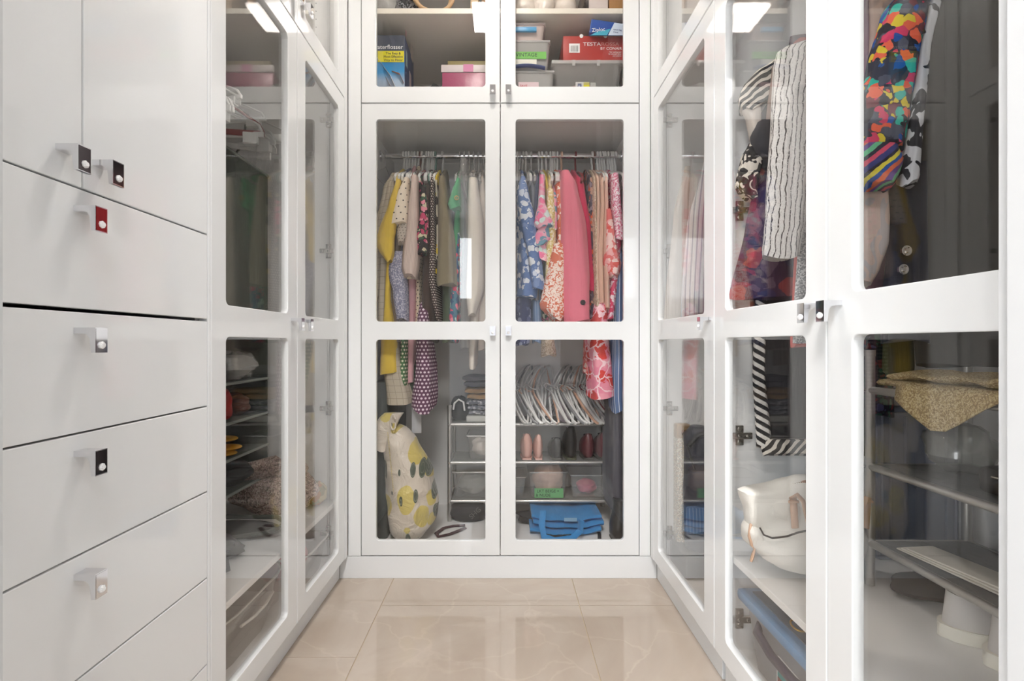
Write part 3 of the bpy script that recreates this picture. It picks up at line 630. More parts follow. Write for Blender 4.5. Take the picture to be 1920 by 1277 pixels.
for i, (a, b, w_, lab) in enumerate(((1122, 1118, 9, 'blush satin blouse, leftmost of the three pale satin ones'), (1130, 1126, 12, 'blush satin blouse, middle of the three pale satin ones'), (1138, 1136, 12, 'peach satin blouse, rightmost and longest of the three pale ones'))):
    G('satin_blouse', lab, 'blouse', [(318 + 4 * i, a, 8), (380, a + 1, w_), (470, b + 2, w_ + 4), (560 + 10 * i, b + 4, w_ + 2)], M_['blush' if i < 2 else 'blush2'], (), hr, seed=47 + i, Y=2.13 - .01 * i, amp=.09)
G('coral_print_blouse', 'coral and white print blouse with a flared cuff', 'blouse', [(360, 1146, 8), (430, 1144, 14), (520, 1148, 16)], M_['coral'], [([(390, 1143, 9), (440, 1147, 16), (470, 1149, 22), (490, 1151, 28), (508, 1152, 20), (516, 1154, 10)], None, 2.09, .035)], hr, seed=51, Y=2.13)
G('rose_print_dress', 'rose red dress with white tracery at the right end of the rod', 'dress', [(320, 1152, 12), (350, 1155, 20), (445, 1160, 22), (600, 1146, 20)], M_['redw'], [([(322, 1156, 10), (360, 1158, 14), (440, 1164, 16), (446, 1164, 15)], M_['dense'], 2.09, .04)], hr, seed=52, Y=2.13)
G('large_bloom_dress', 'pink dress with large red blooms reaching low behind the right door', 'dress', [(540, 1130, 20), (640, 1126, 36), (690, 1130, 38), (747, 1133, 42)], M_['bigfl'], (), hr, seed=53, Y=2.12, hy=.10, amp=.03)
G('coral_scarf', 'coral scarf end hanging left of the large bloom dress', 'scarf', [(560, 1108, 14), (640, 1108, 16), (700, 1104, 12)], M_['coral'], (), hr, seed=54, Y=2.2, hy=.05)
G('denim_dress', 'blue denim dress with white stripes at the far right end', 'dress', [(440, 1164, 14), (560, 1162, 18), (660, 1162, 22), (740, 1160, 26), (768, 1162, 24)], M_['denim'], (), hr, seed=55, Y=2.14, hy=.12, hem=.02)
# ---------------- hangers on the back rod ----------------
def hanger_mb(r=.0062, flat=.6):
    mb = MB(); hk = []
    for k in range(13):
        a = math.radians(-35 + 235 * k / 12); hk.append((0, .0185 * math.cos(a) * 1.0, .0185 * math.sin(a)))
    hk = [(0, y, z) for _, y, z in hk][::-1]
    pts = hk + [(0, .004, -.034)] if False else hk
    mb.tube(hk, r * .8, 8)
    mb.tube([hk[-1], (0, .012, -.028), (0, .002, -.045), (0, 0, -.085)], r * .8, 8)
    arm = [(0, -.200, -.178), (0, -.205, -.168), (0, -.190, -.152), (0, -.10, -.112), (0, -.03, -.088), (0, 0, -.083), (0, .03, -.088), (0, .10, -.112), (0, .190, -.152), (0, .205, -.168), (0, .200, -.178), (0, .18, -.182), (0, 0, -.182), (0, -.18, -.182)]
    mb.tube(arm, r, 8, closed=True); return mb
hcol = dict(w=(PLWHITE, 'white'), b=(plain('brown hanger plastic', c_(110, 70, 60), .4), 'brown'), t=(plain('teal hanger plastic', c_(110, 150, 138), .4), 'teal'), r=(plain('dark red hanger plastic', c_(120, 24, 34), .35), 'dark red'), p=(plain('peach hanger plastic', c_(220, 176, 150), .4), 'peach'), c=(MILKY, 'clear'))
protos = {}
def hang(px, k, where, tilt=0.0):
    key = k
    if key not in protos:
        o = hanger_mb().build('clothes_hanger', hcol[k][0]); 
        me = o.data; me.transform(Matrix.Translation(o.location)); protos[key] = o; o.location = (0, 0, 0)
    else:
        o = protos[key].copy(); C.objects.link(o)
    o.location = (PX(px, RY), RY, ROD + .0135 - .0185 + .0045); o.rotation_euler = (0, 0, tilt)
    return o
ORD = 'first second third fourth fifth sixth seventh eighth ninth tenth eleventh twelfth thirteenth fourteenth fifteenth sixteenth seventeenth eighteenth nineteenth twentieth'.split()
def lab(o, l, g): return tag(o, l, 'hanger', g)
rnd = random.Random(5)
for i, px in enumerate((757, 762, 767, 773, 778, 784, 792, 800, 804, 809, 813, 830)): lab(hang(px, 'w', 0, rnd.uniform(-.08, .08)), 'white hanger on the left half of the back rod, %s from the left' % ORD[i], 'white hangers on the left half of the back rod')
lab(hang(788, 'b', 0), 'brown plastic hanger among the white ones on the left', 'coloured hangers on the back rod')
lab(hang(817, 't', 0), 'teal plastic hanger beside the olive jacket', 'coloured hangers on the back rod')
for i, px in enumerate((863, 871, 879, 888, 897, 906)): lab(hang(px, 'c', 0, rnd.uniform(-.05, .05)), 'clear plastic hanger above the white blouses, %s from the left' % ORD[i], 'clear hangers on the back rod')
for i, px in enumerate((970, 986, 1010, 1016, 1024, 1032, 1036, 1040, 1045, 1110, 1120, 1125, 1130, 1134, 1140, 1145, 1149, 1154)): lab(hang(px, 'w', 0, rnd.uniform(-.08, .08)), 'white hanger on the right half of the back rod, %s from the left' % ORD[i], 'white hangers on the right half of the back rod')
for i, px in enumerate((975, 981, 996)): lab(hang(px, 'c', 0, rnd.uniform(-.08, .08)), 'clear plastic hanger by the blue leaf dress, %s of three' % ORD[i], 'clear hangers by the blue leaf dress')
lab(hang(1053, 'p', 0), 'peach plastic hanger by the candy pink blazer', 'coloured hangers on the back rod')
lab(hang(1079, 'r', 0), 'dark red plastic hanger carrying the raspberry jacket', 'coloured hangers on the back rod')
lab(hang(1114, 'b', 0), 'brown plastic hanger at the right end of the back rod', 'coloured hangers on the back rod')
# wire hanger at the left end
mb = MB(); x0 = PX(735, RY)
mb.tube([(x0 - .03, RY - .02, ROD + .02), (x0 - .03, RY, ROD + .024), (x0 - .03, RY + .018, ROD + .005)], .0014, 6)
mb.tube([(x0 - .03, RY - .02, ROD + .02), (x0 - .03, RY, ROD - .05), (x0 - .05, RY - .16, ROD - .14), (x0 - .01, RY + .16, ROD - .14), (x0 - .03, RY, ROD - .05)], .0014, 6)
tag(mb.build('wire_hanger', CHROME), 'thin empty wire hanger at the left end of the back rod', 'hanger')

# ---------------- floor of the back wardrobe ----------------
FZ = .108
def lemon_mat():
    t = NT('ivory satin with lemons and leaves')
    def spots(scale, sc, rot, loc, thr, keep, ch):
        mp = t.node('ShaderNodeMapping'); t.put(mp.inputs[0], t.co()); mp.inputs['Scale'].default_value = sc; mp.inputs['Rotation'].default_value = rot; mp.inputs['Location'].default_value = loc
        o = t.vor(scale, vec=mp.outputs[0], rnd=.85); s2 = t.node('ShaderNodeSeparateColor'); t.put(s2.inputs[0], o['Color'])
        return t.M('MULTIPLY', t.M('LESS_THAN', t.M('MULTIPLY_ADD', t.noise(20, 2), .12, o['Distance']), thr), t.M('GREATER_THAN', s2.outputs[ch], keep)), o['Distance']
    lem, d1 = spots(8.4, (1.35, .35, .85), (0, .55, 0), (.14, .3, .26), .50, .22, 0)
    leaf, d2 = spots(9.0, (2.9, .45, 1.0), (0, -.6, 0), (.33, .2, .55), .44, .38, 1)
    vein = t.M('LESS_THAN', t.M('FRACT', t.M('MULTIPLY', d2, 9)), .18)
    yel = t.mix(t.noise(14, 2), c_(192, 170, 76), c_(216, 202, 134))
    col = t.mix(lem, c_(208, 198, 184), yel); col = t.mix(leaf, col, t.mix(vein, c_(84, 92, 80), c_(130, 136, 120)))
    t.base(col); t.set(.3, spec=.5, sheen=.3); t.bump(t.noise(11, 3, dist=1.5), .7, .02); return t.m
LEM = lemon_mat()
t = thing('lemon_print_bag', 'tall ivory satin bag printed with yellow lemons and green leaves, slumped on the wardrobe floor', 'bag', (PX(765, 2.25), 2.25, FZ))
def pillow(rows, Y, mat, parent, name, n=48, amp=.05, seed=0, top=True):
    rings = []; N = 40; y0, y1 = rows[0][0], rows[-1][0]
    for i in range(N + 1):
        y = y0 + (y1 - y0) * i / N; xc, wd, dp = interp(rows, y); ring = []
        for k in range(n):
            a = 2 * PI * k / n; c, s = math.cos(a), math.sin(a)
            q = 1 + amp * (math.sin(a * 3 + i * .25 + seed) * .6 + math.sin(a * 5 - i * .37 + seed) * .5 + math.sin(i * .8 + a * 2) * .3)
            ring.append(Vector((PX(xc, Y) + wd * Y / F / 2 * c * q, Y + dp * s * q, PZ(y, Y) + .012 * math.sin(a * 2 + 1) * (i / N))))
        rings.append(ring)
    return MB().skin(rings).build(name, mat, parent, sharp=70)
pillow([(796, 738, 26, .03), (804, 742, 46, .06), (826, 752, 62, .09), (880, 768, 88, .11), (940, 774, 96, .12), (975, 772, 88, .11), (995, 766, 70, .09), (1008, 764, 44, .05)], 2.17, LEM, t, 'body')
cloth('sleeve', [(776, 736, 30), (790, 724, 34), (815, 716, 30), (845, 712, 16)], 2.10, .03, LEM, t, shoulder=False, seed=3, amp=.12, n=30)
mb = MB(); mb.tube([P(727 + 5 * math.cos(a) + 10, 792 + 14 * math.sin(a), 2.085) for a in [i * .45 for i in range(14)]], .004, 6); mb.build('collar_fold', LEM, t)
mb = MB()
for k in range(46):
    y = 812 + k * 4.2; x = 719 + (y - 812) * .10 + (max(0, y - 960) * .30); p = P(x + 8, y, 2.075 + .01 * (k < 6)); mb.box(p - Vector((.0014, .0014, .0028)), p + Vector((.0014, .0014, .0028)))
tag(mb.build('zip', plain('gold zip teeth', c_(216, 200, 140), .4, .4), t, smooth=False), kind='stuff')
# dark storage case at the left end and black clothing at the right end
t = thing('storage_case', 'dark grey fabric storage case standing behind the lemon print bag', 'storage case', (-.555, 2.4, FZ))
MB().box((-.588, 2.16, FZ), (-.520, 2.58, .80), bev=.008).build('body', fab('charcoal canvas', c_(78, 82, 80)), t)
MB().tube([(-.554, 2.30, .80), (-.554, 2.31, .825), (-.554, 2.41, .825), (-.554, 2.42, .80)], .006, 8).build('grip', BLACKF, t)
MB().box((-.5195, 2.165, .44), (-.5180, 2.575, .446)).build('seam', BLACKF, t)
t = thing('black_coat', 'black coat hanging low at the right end of the back wardrobe', 'coat', (.50, 2.3, .3))
cloth('body', [(700, 1163, 12), (800, 1161, 22), (900, 1160, 24), (960, 1161, 20)], 2.16, .14, fab('charcoal wool', c_(70, 68, 78)), t, shoulder=False, seed=77)

# ---------------- shoe rack ----------------
def rack(name, label, x0, x1, yf, yb, zb, posts_top, levels, deck, axis='x'):
    """tube rack; axis x: long rails along x. For axis y the roles of x and y swap."""
    t = thing(name, label, 'shoe rack', ((x0 + x1) / 2, (yf + yb) / 2, zb) if axis == 'x' else ((yf + yb) / 2, (x0 + x1) / 2, zb))
    Q = (lambda u, v, z: Vector((u, v, z))) if axis == 'x' else (lambda u, v, z: Vector((v, u, z)))
    r = .0105
    for u in (x0, x1):
        for v in (yf, yb):
            p = MB().tube([Q(u, v, zb), Q(u, v, zb + posts_top)], r, 16).build('post', RACKM, t)
            c = MB().tube([Q(u, v, zb + posts_top - .012), Q(u, v, zb + posts_top + .003)], r * 1.12, 16).build('end_cap', RACKM, p)
    for z in levels:
        for v in (yf, yb): MB().tube([Q(x0, v, z), Q(x1, v, z)], r * .85, 12).build('rail', RACKM, t)
        for u in (x0, x1): MB().tube([Q(u, yf, z), Q(u, yb, z)], r * .6, 10).build('cross_bar', RACKM, t)
        for u in (x0, x1):
            for v, s in ((yf, -1), (yb, 1)):
                MB().tube([Q(u, v, z), Q(u, v + s * .016, z)], .0035, 8).build('screw', CHROME, t)
        a, b = Q(x0 + .01, yf, z + .004), Q(x1 - .01, yb, z + .007)
        MB().box([min(a[i], b[i]) for i in range(3)], [max(a[i], b[i]) for i in range(3)]).build('shelf', deck, t, smooth=False)
    return t
DECK = fab('grey woven shelf fabric', c_(120, 120, 116), .05)
RX0, RX1, RF, RB = PX(843, 2.38), PX(1147, 2.38), 2.38, 2.60
RL = [.205, .392, .577]
rack('shoe_rack', 'silver tube shoe rack standing across the floor of the back wardrobe', RX0, RX1, RF, RB, FZ, .56, RL, DECK)
RL = [z + .0095 for z in RL]
# top level, left: bag and folded stack
t = thing('tote_bag', 'black bag with white loop handles on the left end of the rack top', 'bag', (PX(860, 2.42), 2.45, RL[2]))
mb = MB().blob((PX(861, 2.42), 2.46, RL[2] + .058), (.046, .07, .062), 24, noise=.06, seed=2, flat=.056, p=.6); mb.build('body', BLACKF, t)
MB().tube([P(850, 768, 2.385), P(852, 756, 2.38), P(860, 749, 2.38), P(869, 754, 2.38), P(871, 770, 2.385)], .0045, 8).build('handle', PLWHITE, t)
def folded(name, label, cat, x0, x1, y0, y1, z0, z1, mat, group=None, seed=0, layers=3, taper=0):
    t = thing(name, label, cat, ((x0 + x1) / 2, (y0 + y1) / 2, z0), group)
    h = (z1 - z0) / layers
    for i in range(layers):
        zz_ = z0 + h * i; o = .006 * math.sin(seed + i * 2.1); pts = []
        N = 18; rings = []
        for k in range(N + 1):
            u = x0 + (x1 - x0) * k / N; e = 1 - max(0, abs(2 * k / N - 1) - .86) * 4
            ring = []
            for j in range(14):
                a = 2 * PI * j / 14; c, s = math.cos(a), math.sin(a)
                ring.append(Vector((u + o, (y0 + y1) / 2 + (y1 - y0) / 2 * math.copysign(abs(c) ** .35, c) + o, zz_ + h * .5 + h * .49 * e * math.copysign(abs(s) ** .6, s) + .002 * math.sin(k * .9 + seed + c * 3))))
            rings.append(ring)
        MB().skin(rings).build('fold', mat, t)
    return t
sx0 = PX(873, 2.42)
folded('folded_jeans', 'grey patterned folded clothes at the bottom of the stack on the rack top', 'folded clothes', sx0 + .01, sx0 + .20, 2.41, 2.58, RL[2] + .03, RL[2] + .105, speck('grey white pattern knit', [c_(130, 132, 140), c_(190, 190, 196), c_(104, 106, 116)], 90, bumpd=.0004), seed=1)
folded('tan_trousers', 'tan folded trousers in the middle of the stack on the rack top', 'folded clothes', sx0 + .003, sx0 + .21, 2.40, 2.58, RL[2] + .107, RL[2] + .165, fab('tan chino', c_(178, 146, 104)), seed=2, layers=2)
folded('grey_sweatshirt', 'slate grey folded sweatshirt on top of the stack', 'folded clothes', sx0 - .01, sx0 + .21, 2.41, 2.58, RL[2] + .167, RL[2] + .225, fab('slate sweat', c_(112, 112, 122)), seed=3, layers=2)
box_t = tag(MB().box((sx0 + .005, 2.40, RL[2]), (sx0 + .215, 2.585, RL[2] + .028), bev=.004).build('shoe_box', plain('white card', c_(206, 206, 200), .6)), 'flat white box under the folded clothes on the rack', 'box')

def bin_(name, label, x0, x1, y0, y1, z0, z1, mat, group=None, rim=True, taper=.012, rimm=None, rnd=.012, cat='storage bin', topopen=True):
    t = thing(name, label, cat, ((x0 + x1) / 2, (y0 + y1) / 2, z0), group)
    def ring(off, z, k=5):
        pts = []; a, b, c, d = x0 + off, x1 - off, y0 + off, y1 - off
        for cx, cy, st in ((b - rnd, d - rnd, 0), (a + rnd, d - rnd, 1), (a + rnd, c + rnd, 2), (b - rnd, c + rnd, 3)):
            for i in range(k):
                an = (st + i / (k - 1)) * PI / 2; pts.append(Vector((cx + rnd * math.cos(an), cy + rnd * math.sin(an), z)))
        return pts
    rings = [ring(taper + .003, z0 + .003), ring(taper, z0), ring(0, z1)]
    mb = MB(); mb.skin([ring(taper + .01, z0 + .0005), ring(taper, z0 + .002), ring(taper * .5, (z0 + z1) / 2), ring(0, z1)], caps=False)
    mb.add(ring(taper + .01, z0 + .0005), [tuple(range(20))])
    mb.build('tub', mat, t)
    if rim: MB().tube(ring(-.002, z1), .0035, 6, closed=True).build('rim', rimm or mat, t)
    return t
def bunch(name, label, cat, c, r, mat, seed=0, group=None, flat=None, noise=.12):
    t = MB().blob(c, r, 28, noise=noise, seed=seed, flat=flat, p=.7).build(name, mat); return tag(t, label, cat, group)
# middle level of the rack
bin_('storage_box', 'clear plastic storage box on the left of the middle rack level', PX(876, 2.4), PX(930, 2.4), 2.40, 2.585, RL[1], RL[1] + .115, CLEARP, rimm=PLWHITE)
bunch('crumpled_cloth', 'pale grey cloth inside the clear box on the middle rack level', 'cloth', (PX(903, 2.48), 2.49, RL[1] + .05), (.05, .06, .042), M_['offw'], 3)
def pump(name, label, x, y, z, mat, w_=.036, h=.085, lng=.11, group=None, inner=None, tilt=0, heel=False):
    """closed shoe seen from its heel end, toe pointing away"""
    t = thing(name, label, 'shoe', (x, y, z), group); N = 14; up = []
    for i in range(N + 1):
        v = i / N; yy = y + v * lng * 2; ww = w_ * (.72 + .35 * math.sin(PI * min(1, v * 1.05)) - .3 * v ** 4); hh = h * (1 - .55 * v ** 1.1) if v < .97 else h * .3
        if i == 0: ww *= .75
        ring = []
        for k in range(16):
            a = 2 * PI * k / 16; c, s = math.cos(a), math.sin(a)
            ring.append(Vector((x + ww * math.copysign(abs(c) ** .6, c) * (1 - .18 * max(0, s)) + tilt * hh * s * .4, yy - (.006 * s if i == 0 else 0), z + .006 + hh * .5 + hh * .5 * math.copysign(abs(s) ** .7, s))))
        if i == 0:
            cz = z + .006 + hh * .42
            for q_, dy in ((.25, -.012), (.72, -.008), (.92, -.003)): up.append([Vector((x + (v_.x - x) * q_, y + dy, cz + (v_.z - cz) * q_ - .0)) for v_ in ring])
        up.append(ring)
    MB().skin(up).build('upper', mat, t)
    so = []
    for i in range(N + 1):
        v = i / N; ww = w_ * (.74 + .35 * math.sin(PI * min(1, v * 1.05)) - .3 * v ** 4); yy = y - .006 + v * (lng * 2 + .006)
        so.append([Vector((x + a * ww * .93, yy, z + b)) for a, b in ((-1, 0), (1, 0), (1, .008), (-1, .008))])
    MB().skin(so).build('sole', plain(name + ' sole', (.10, .09, .08), .6) if not inner else inner, t)
    mb = MB().lathe((x, y + .032, z + h * .93), [(.0001, -.004), (w_ * .62, -.004), (w_ * .62, .002), (w_ * .5, .0025)], 18); mb.build('insole', inner or BLACKF, t)
    return t
PK = plain('shell pink patent leather', c_(226, 178, 164), .25, bump=(60, .1, .001)); WNE = plain('oxblood leather', c_(98, 46, 52), .35)
gs = 'shoes on the middle level of the rack'
pump('pink_pump', 'shell pink shoe, left one of the pink pair on the rack', PX(988, 2.4), 2.40, RL[1], PK, .031, .125, .085, gs, PK)
pump('pink_pump', 'shell pink shoe, right one of the pink pair with a bow', PX(1010, 2.4), 2.40, RL[1], PK, .024, .12, .085, gs, PK)
pump('black_pump', 'black rounded shoe beside the pink pair on the rack', PX(1044, 2.4), 2.40, RL[1], BLACKL, .036, .105, .085, gs)
pump('black_boot', 'tall pointed black shoe, tallest of the row on the rack', PX(1071, 2.4), 2.40, RL[1], BLACKL, .034, .165, .085, gs, plain('olive lining', c_(90, 92, 70), .6))
pump('oxblood_loafer', 'dark oxblood shoe, left of the two at the right end of the rack', PX(1104, 2.4), 2.40, RL[1], WNE, .034, .125, .085, gs)
pump('oxblood_loafer', 'dark oxblood shoe at the very right end of the rack level', PX(1131, 2.4), 2.40, RL[1], WNE, .033, .13, .085, gs)
t = tag(MB().box((PX(962, 2.42), 2.42, RL[2] - .075), (PX(998, 2.42), 2.55, RL[2] - .03), bev=.003).build('eyeglass_case', plain('olive grey card', c_(128, 126, 110), .6)), 'small olive grey box above the pink pair of shoes', 'box')
bpy.data.objects.remove(t)
# bottom level
bin_('storage_box', 'wide clear bin at the left end of the lowest rack level', PX(848, 2.4), PX(925, 2.4), 2.40, 2.585, RL[0], RL[0] + .125, CLEARP, rimm=MILKY)
bunch('grey_cloth', 'grey clothes inside the wide clear bin at the left end of the rack', 'cloth', (PX(888, 2.48), 2.49, RL[0] + .05), (.08, .07, .045), fab('pale grey cotton', c_(150, 152, 148)), 4)
bin_('storage_box', 'clear bin in the middle of the lowest rack level, left of the labelled one', PX(934, 2.4), PX(986, 2.4), 2.40, 2.585, RL[0], RL[0] + .10, CLEARP)
b = bin_('storage_box', 'clear bin with a green handwritten label on the lowest rack level', PX(992, 2.4), PX(1064, 2.4), 2.40, 2.585, RL[0], RL[0] + .125, CLEARP)
GLAB = plain('green label tape', c_(104, 170, 110), .6); INK = plain('dark marker ink', (.02, .03, .02), .7)
lx0, lx1, lz0, lz1 = PX(1002, 2.4), PX(1056, 2.4), PZ(933, 2.4), PZ(915, 2.4)
MB().box((lx0, 2.393, lz0), (lx1, 2.3945, lz1)).build('label', GLAB, b, smooth=False)
text('lettering', 'LKT BEIGE +', .020, (lx0 + .012, 2.3925, lz1 - .020), INK, b); text('lettering', '& NUDE', .020, (lx0 + .006, 2.3925, lz1 - .040), INK, b)
BEI = fab('beige pink underclothes', c_(206, 176, 160))
bunch('beige_clothes', 'crumpled beige clothes heaped in the green labelled bin', 'clothes', (PX(1028, 2.48), 2.49, RL[0] + .075), (.078, .075, .075), BEI, 6, flat=.068)
bin_('storage_box', 'clear bin at the right end of the lowest rack level', PX(1070, 2.4), PX(1144, 2.4), 2.40, 2.585, RL[0], RL[0] + .11, CLEARP)
bunch('pink_cloth', 'pink clothes inside the right-hand bin on the lowest rack level', 'clothes', (PX(1100, 2.48), 2.49, RL[0] + .035), (.05, .06, .03), fab('pink jersey', c_(214, 120, 140)), 8)
# hanger pile on the rack top
mbp = []
def pile_hanger(x, yaw, lean, col, glab, grp, k):
    mb = MB()
    arm = [(0, -.195, -.012), (0, -.200, 0), (0, -.185, .018), (0, -.10, .058), (0, -.03, .080), (0, 0, .085), (0, .03, .080), (0, .10, .058), (0, .185, .018), (0, .200, 0), (0, .195, -.012), (0, 0, -.014)]
    mb.tube(arm, .0074, 8, closed=True, flat=.7)
    mb.tube([(0, 0, .085), (0, .002, .11), (0, .018, .125), (0, .02, .145), (0, 0, .157), (0, -.02, .145)], .003, 6)
    A = Vector((.04 * math.sin(x * 90), .30, .255)).normalized(); U = Vector((-.92, -.35 + .1 * math.cos(x * 70), 0)); U = (U - A * U.dot(A)).normalized(); W = A.cross(U)
    vs = [W * v.x + A * v.y + U * v.z for v in mb.v]; zmin = min(v.z for v in vs)
    mb.v = [v + Vector((x + .03, 2.46, RL[2] + .001 - zmin)) for v in vs]
    return tag(mb.build('loose_hanger', col), glab, 'hanger', grp)
cols = [PLWHITE, hcol['p'][0], plain('grey hanger velvet', c_(150, 150, 152), .8), plain('lilac hanger plastic', c_(120, 116, 140), .5)]
n = 0; cnt = [0, 0]
for px in list(range(976, 1030, 6)) + list(range(1052, 1146, 5)):
    red = px in (1127,)
    yaw = -.42 + .05 * math.sin(px); lean = -.68 + .04 * math.cos(px * 1.7)
    ci = 0 if n % 5 not in (2,) else (1 if n % 2 else 2)
    pile_hanger(PX(px, 2.49), yaw, lean, hcol['r'][0] if red else cols[ci], 'dark red hanger in the heap on the shoe rack' if red else 'loose hanger in the %s heap on the shoe rack top, %s from the left' % ('left-hand' if px < 1040 else 'right-hand', ORD[cnt[px > 1040]]), 'loose hangers left' if px < 1040 else 'loose hangers right' if not red else None, n); n += 1; cnt[px > 1040] += not red
mb = MB(); rnd = random.Random(3)
t = thing('wire_hangers', 'tangle of thin chrome wire clips between the two hanger heaps', 'wire clips', (PX(1035, 2.45), 2.45, RL[2]))
for k in range(14):
    a = P(1022 + rnd.uniform(0, 12), 770 + rnd.uniform(-20, 25), 2.42); b = P(1042 + rnd.uniform(-8, 12), 712 + rnd.uniform(-6, 30), 2.46 + rnd.uniform(0, .05)); mb.tube([a, (a + b) / 2 + Vector((.01, 0, .004)), b], .0011, 5)
tag(mb.build('wires', CHROME, t), kind='stuff')
t = pillow([(753, 1050, 14, .01), (760, 1050, 22, .012), (785, 1056, 26, .012), (797, 1062, 14, .01)], 2.415, fab('lilac foam pad', c_(196, 188, 196), .05), None, 'foam_pad', amp=.03); tag(t, 'pale lilac foam pad stuck among the loose hangers', 'foam pad')
# floor in front of and under the rack
t = thing('drawstring_bag', 'black fabric bag with a maroon strap and faded lettering under the rack', 'bag', (PX(880, 2.33), 2.36, FZ))
mb = MB().blob((PX(876, 2.33), 2.40, FZ + .042), (.095, .055, .042), 26, noise=.07, seed=5, flat=.038, p=.5); mb.build('body', BLACKF, t)
text('lettering', 'SHG', .034, (PX(884, 2.33), 2.340, FZ + .022), plain('faded grey print', (.12, .12, .11), .8), t, rot=(PI / 2, -.75, 0))
FP = lambda a, b: P(a, b, (CZ - FZ - .006) * F / (b - 644))
sp = [FP(872, 985), FP(850, 986), FP(832, 990), FP(818, 1000), FP(822, 1006), FP(842, 1002), FP(858, 996), FP(872, 990)]
sp = [Vector((p.x, p.y, FZ + .006)) for p in sp]
MB().tube(sp, .011, 8, flat=.35).build('strap', fab('maroon webbing', c_(70, 44, 50)), t)
t = thing('blue_tote_bag', 'bright blue folded tote bag with looped handles on the wardrobe floor', 'bag', (PX(1055, 2.25), 2.26, FZ))
BL = fab('bright blue nonwoven', c_(52, 130, 190), .08)
for i, (y0, y1, zc, dx) in enumerate(((2.20, 2.44, FZ + .012, 0), (2.22, 2.46, FZ + .035, .008), (2.24, 2.48, FZ + .058, -.006))):
    mb = MB(); N = 16; rings = []
    for k in range(N + 1):
        u = k / N; x = PX(992 + 3 * i, 2.3) + (PX(1120, 2.3) - PX(992, 2.3)) * u + dx
        ring = [Vector((x, yy, zc + s * .009 + .012 * (2 * abs(u - .5)) ** 2 + .003 * math.sin(k * .9 + i))) for yy, s in ((y0 + .02 * math.sin(PI * u) * -1, 0), (y0 + .005, -1), (y1, -1), (y1 + .004, 0), (y1, 1), (y0 + .005, 1))]
        rings.append(ring)
    mb.skin(rings).build('panel', BL, t)
for pts in ([(1018, 958, 2.2), (1016, 985, 2.14), (1020, 1006, 2.11), (1040, 1014, 2.10), (1072, 1010, 2.10), (1088, 995, 2.12), (1090, 975, 2.105)], ):
    MB().tube([Vector((PX(a, c), c, max(PZ(b_, c), FZ + .006))) for a, b_, c in pts], .014, 8, flat=.25).build('handle', BL, t)
MB().box((PX(1058, 2.2), 2.205, FZ + .062), (PX(1082, 2.2), 2.207, FZ + .078)).build('badge', plain('pale blue tag', c_(130, 170, 200), .6), t)
t = tag(MB().blob((PX(1012, 2.36), 2.37, FZ + .028), (.11, .06, .028), 26, noise=.15, seed=9, flat=.026, p=.7).build('black_pouch', BLACKF), 'crumpled black pouch on the floor left of the blue tote bag', 'bag')
t = tag(MB().blob((PX(1050, 2.105), 2.155, FZ + .010), (.045, .02, .010), 20, noise=.15, seed=4, flat=.009).build('black_glove', BLACKF), 'small black glove lying inside the blue handle loop', 'glove')
t = tag(MB().tube([Vector((PX(a, c), c, FZ + .006)) for a, c in ((1108, 2.34), (1118, 2.28), (1124, 2.2), (1124, 2.14), (1122, 2.11))], .008, 8, flat=.4).build('belt', BLACKL), 'black leather strap curling out right of the blue tote bag', 'belt')
t = thing('ankle_boot', 'black ankle boot standing at the right end of the wardrobe floor', 'boot', (PX(1155, 2.2), 2.2, FZ))
pillow([(935, 1160, 20, .035), (960, 1160, 24, .045), (985, 1156, 26, .05), (1000, 1155, 24, .048), (1012, 1156, 20, .04)], 2.155, BLACKL, t, 'shaft', amp=.02)
MB().box((PX(1146, 2.155), 2.11, FZ), (PX(1167, 2.155), 2.20, FZ + .008), bev=.003).build('sole', BLACKF, t)
t = thing('shoulder_bag', 'small black bag hanging in the gap right of the shoe rack', 'bag', (PX(1160, 2.3), 2.33, .5))
cloth('body', [(772, 1160, 4), (784, 1160, 12), (792, 1160, 12), (815, 1159, 7), (832, 1158, 3)], 2.3, .03, BLACKF, t, shoulder=False, n=20)

# ---------------- overhead compartment ----------------
UZ = 1.983
def upz(py, Y): return PZ(py, Y)
# boxed appliance at the left
x1 = PX(757, 2.10); x0 = x1 - .165; zt = PZ(62, 2.10)
t = thing('appliance_box', 'tall dark blue boxed water flosser with a yellow sticker, standing at the left', 'box', ((x0 + x1) / 2, 2.16, UZ))
def flosser():
    m = NT('printed box blue'); x, y, z = m.xyz(); n = m.noise(12, 2)
    h = m.M('DIVIDE', z, zt - UZ)
    m.base(m.ramp(m.M('MULTIPLY_ADD', n, .1, h), [(.0, c_(190, 170, 160)), (.42, c_(150, 175, 200)), (.55, c_(20, 140, 200)), (.75, c_(24, 110, 170)), (.80, c_(60, 70, 90)), (1, c_(62, 68, 84))])); m.set(.35); return m.m
R12 = Matrix.Rotation(math.radians(-12), 3, 'Z')
mb = MB().box((x0, 2.115, UZ), (x1, 2.32, zt)); body = mb.build('carton', flosser(), t, smooth=False, bev=.001)
SIDE = plain('printed box navy', c_(42, 62, 108), .4)
MB().box((x1 + .0002, 2.118, UZ + .002), (x1 + .0012, 2.318, zt - .002)).build('side_print', SIDE, t, smooth=False)
for (ya, yb, za, zb, cc) in ((2.25, 2.30, .30, .37, (210, 196, 180)), (2.14, 2.17, .20, .27, (150, 170, 170)), (2.22, 2.26, .13, .22, (176, 160, 160)), (2.13, 2.15, .33, .35, (220, 160, 170)), (2.12, 2.30, .02, .05, (190, 170, 170))):
    MB().box((x1 + .0012, ya, UZ + za), (x1 + .002, yb, UZ + zb)).build('photo_print', plain('box print %d' % cc[0], c_(*cc), .5), t, smooth=False)
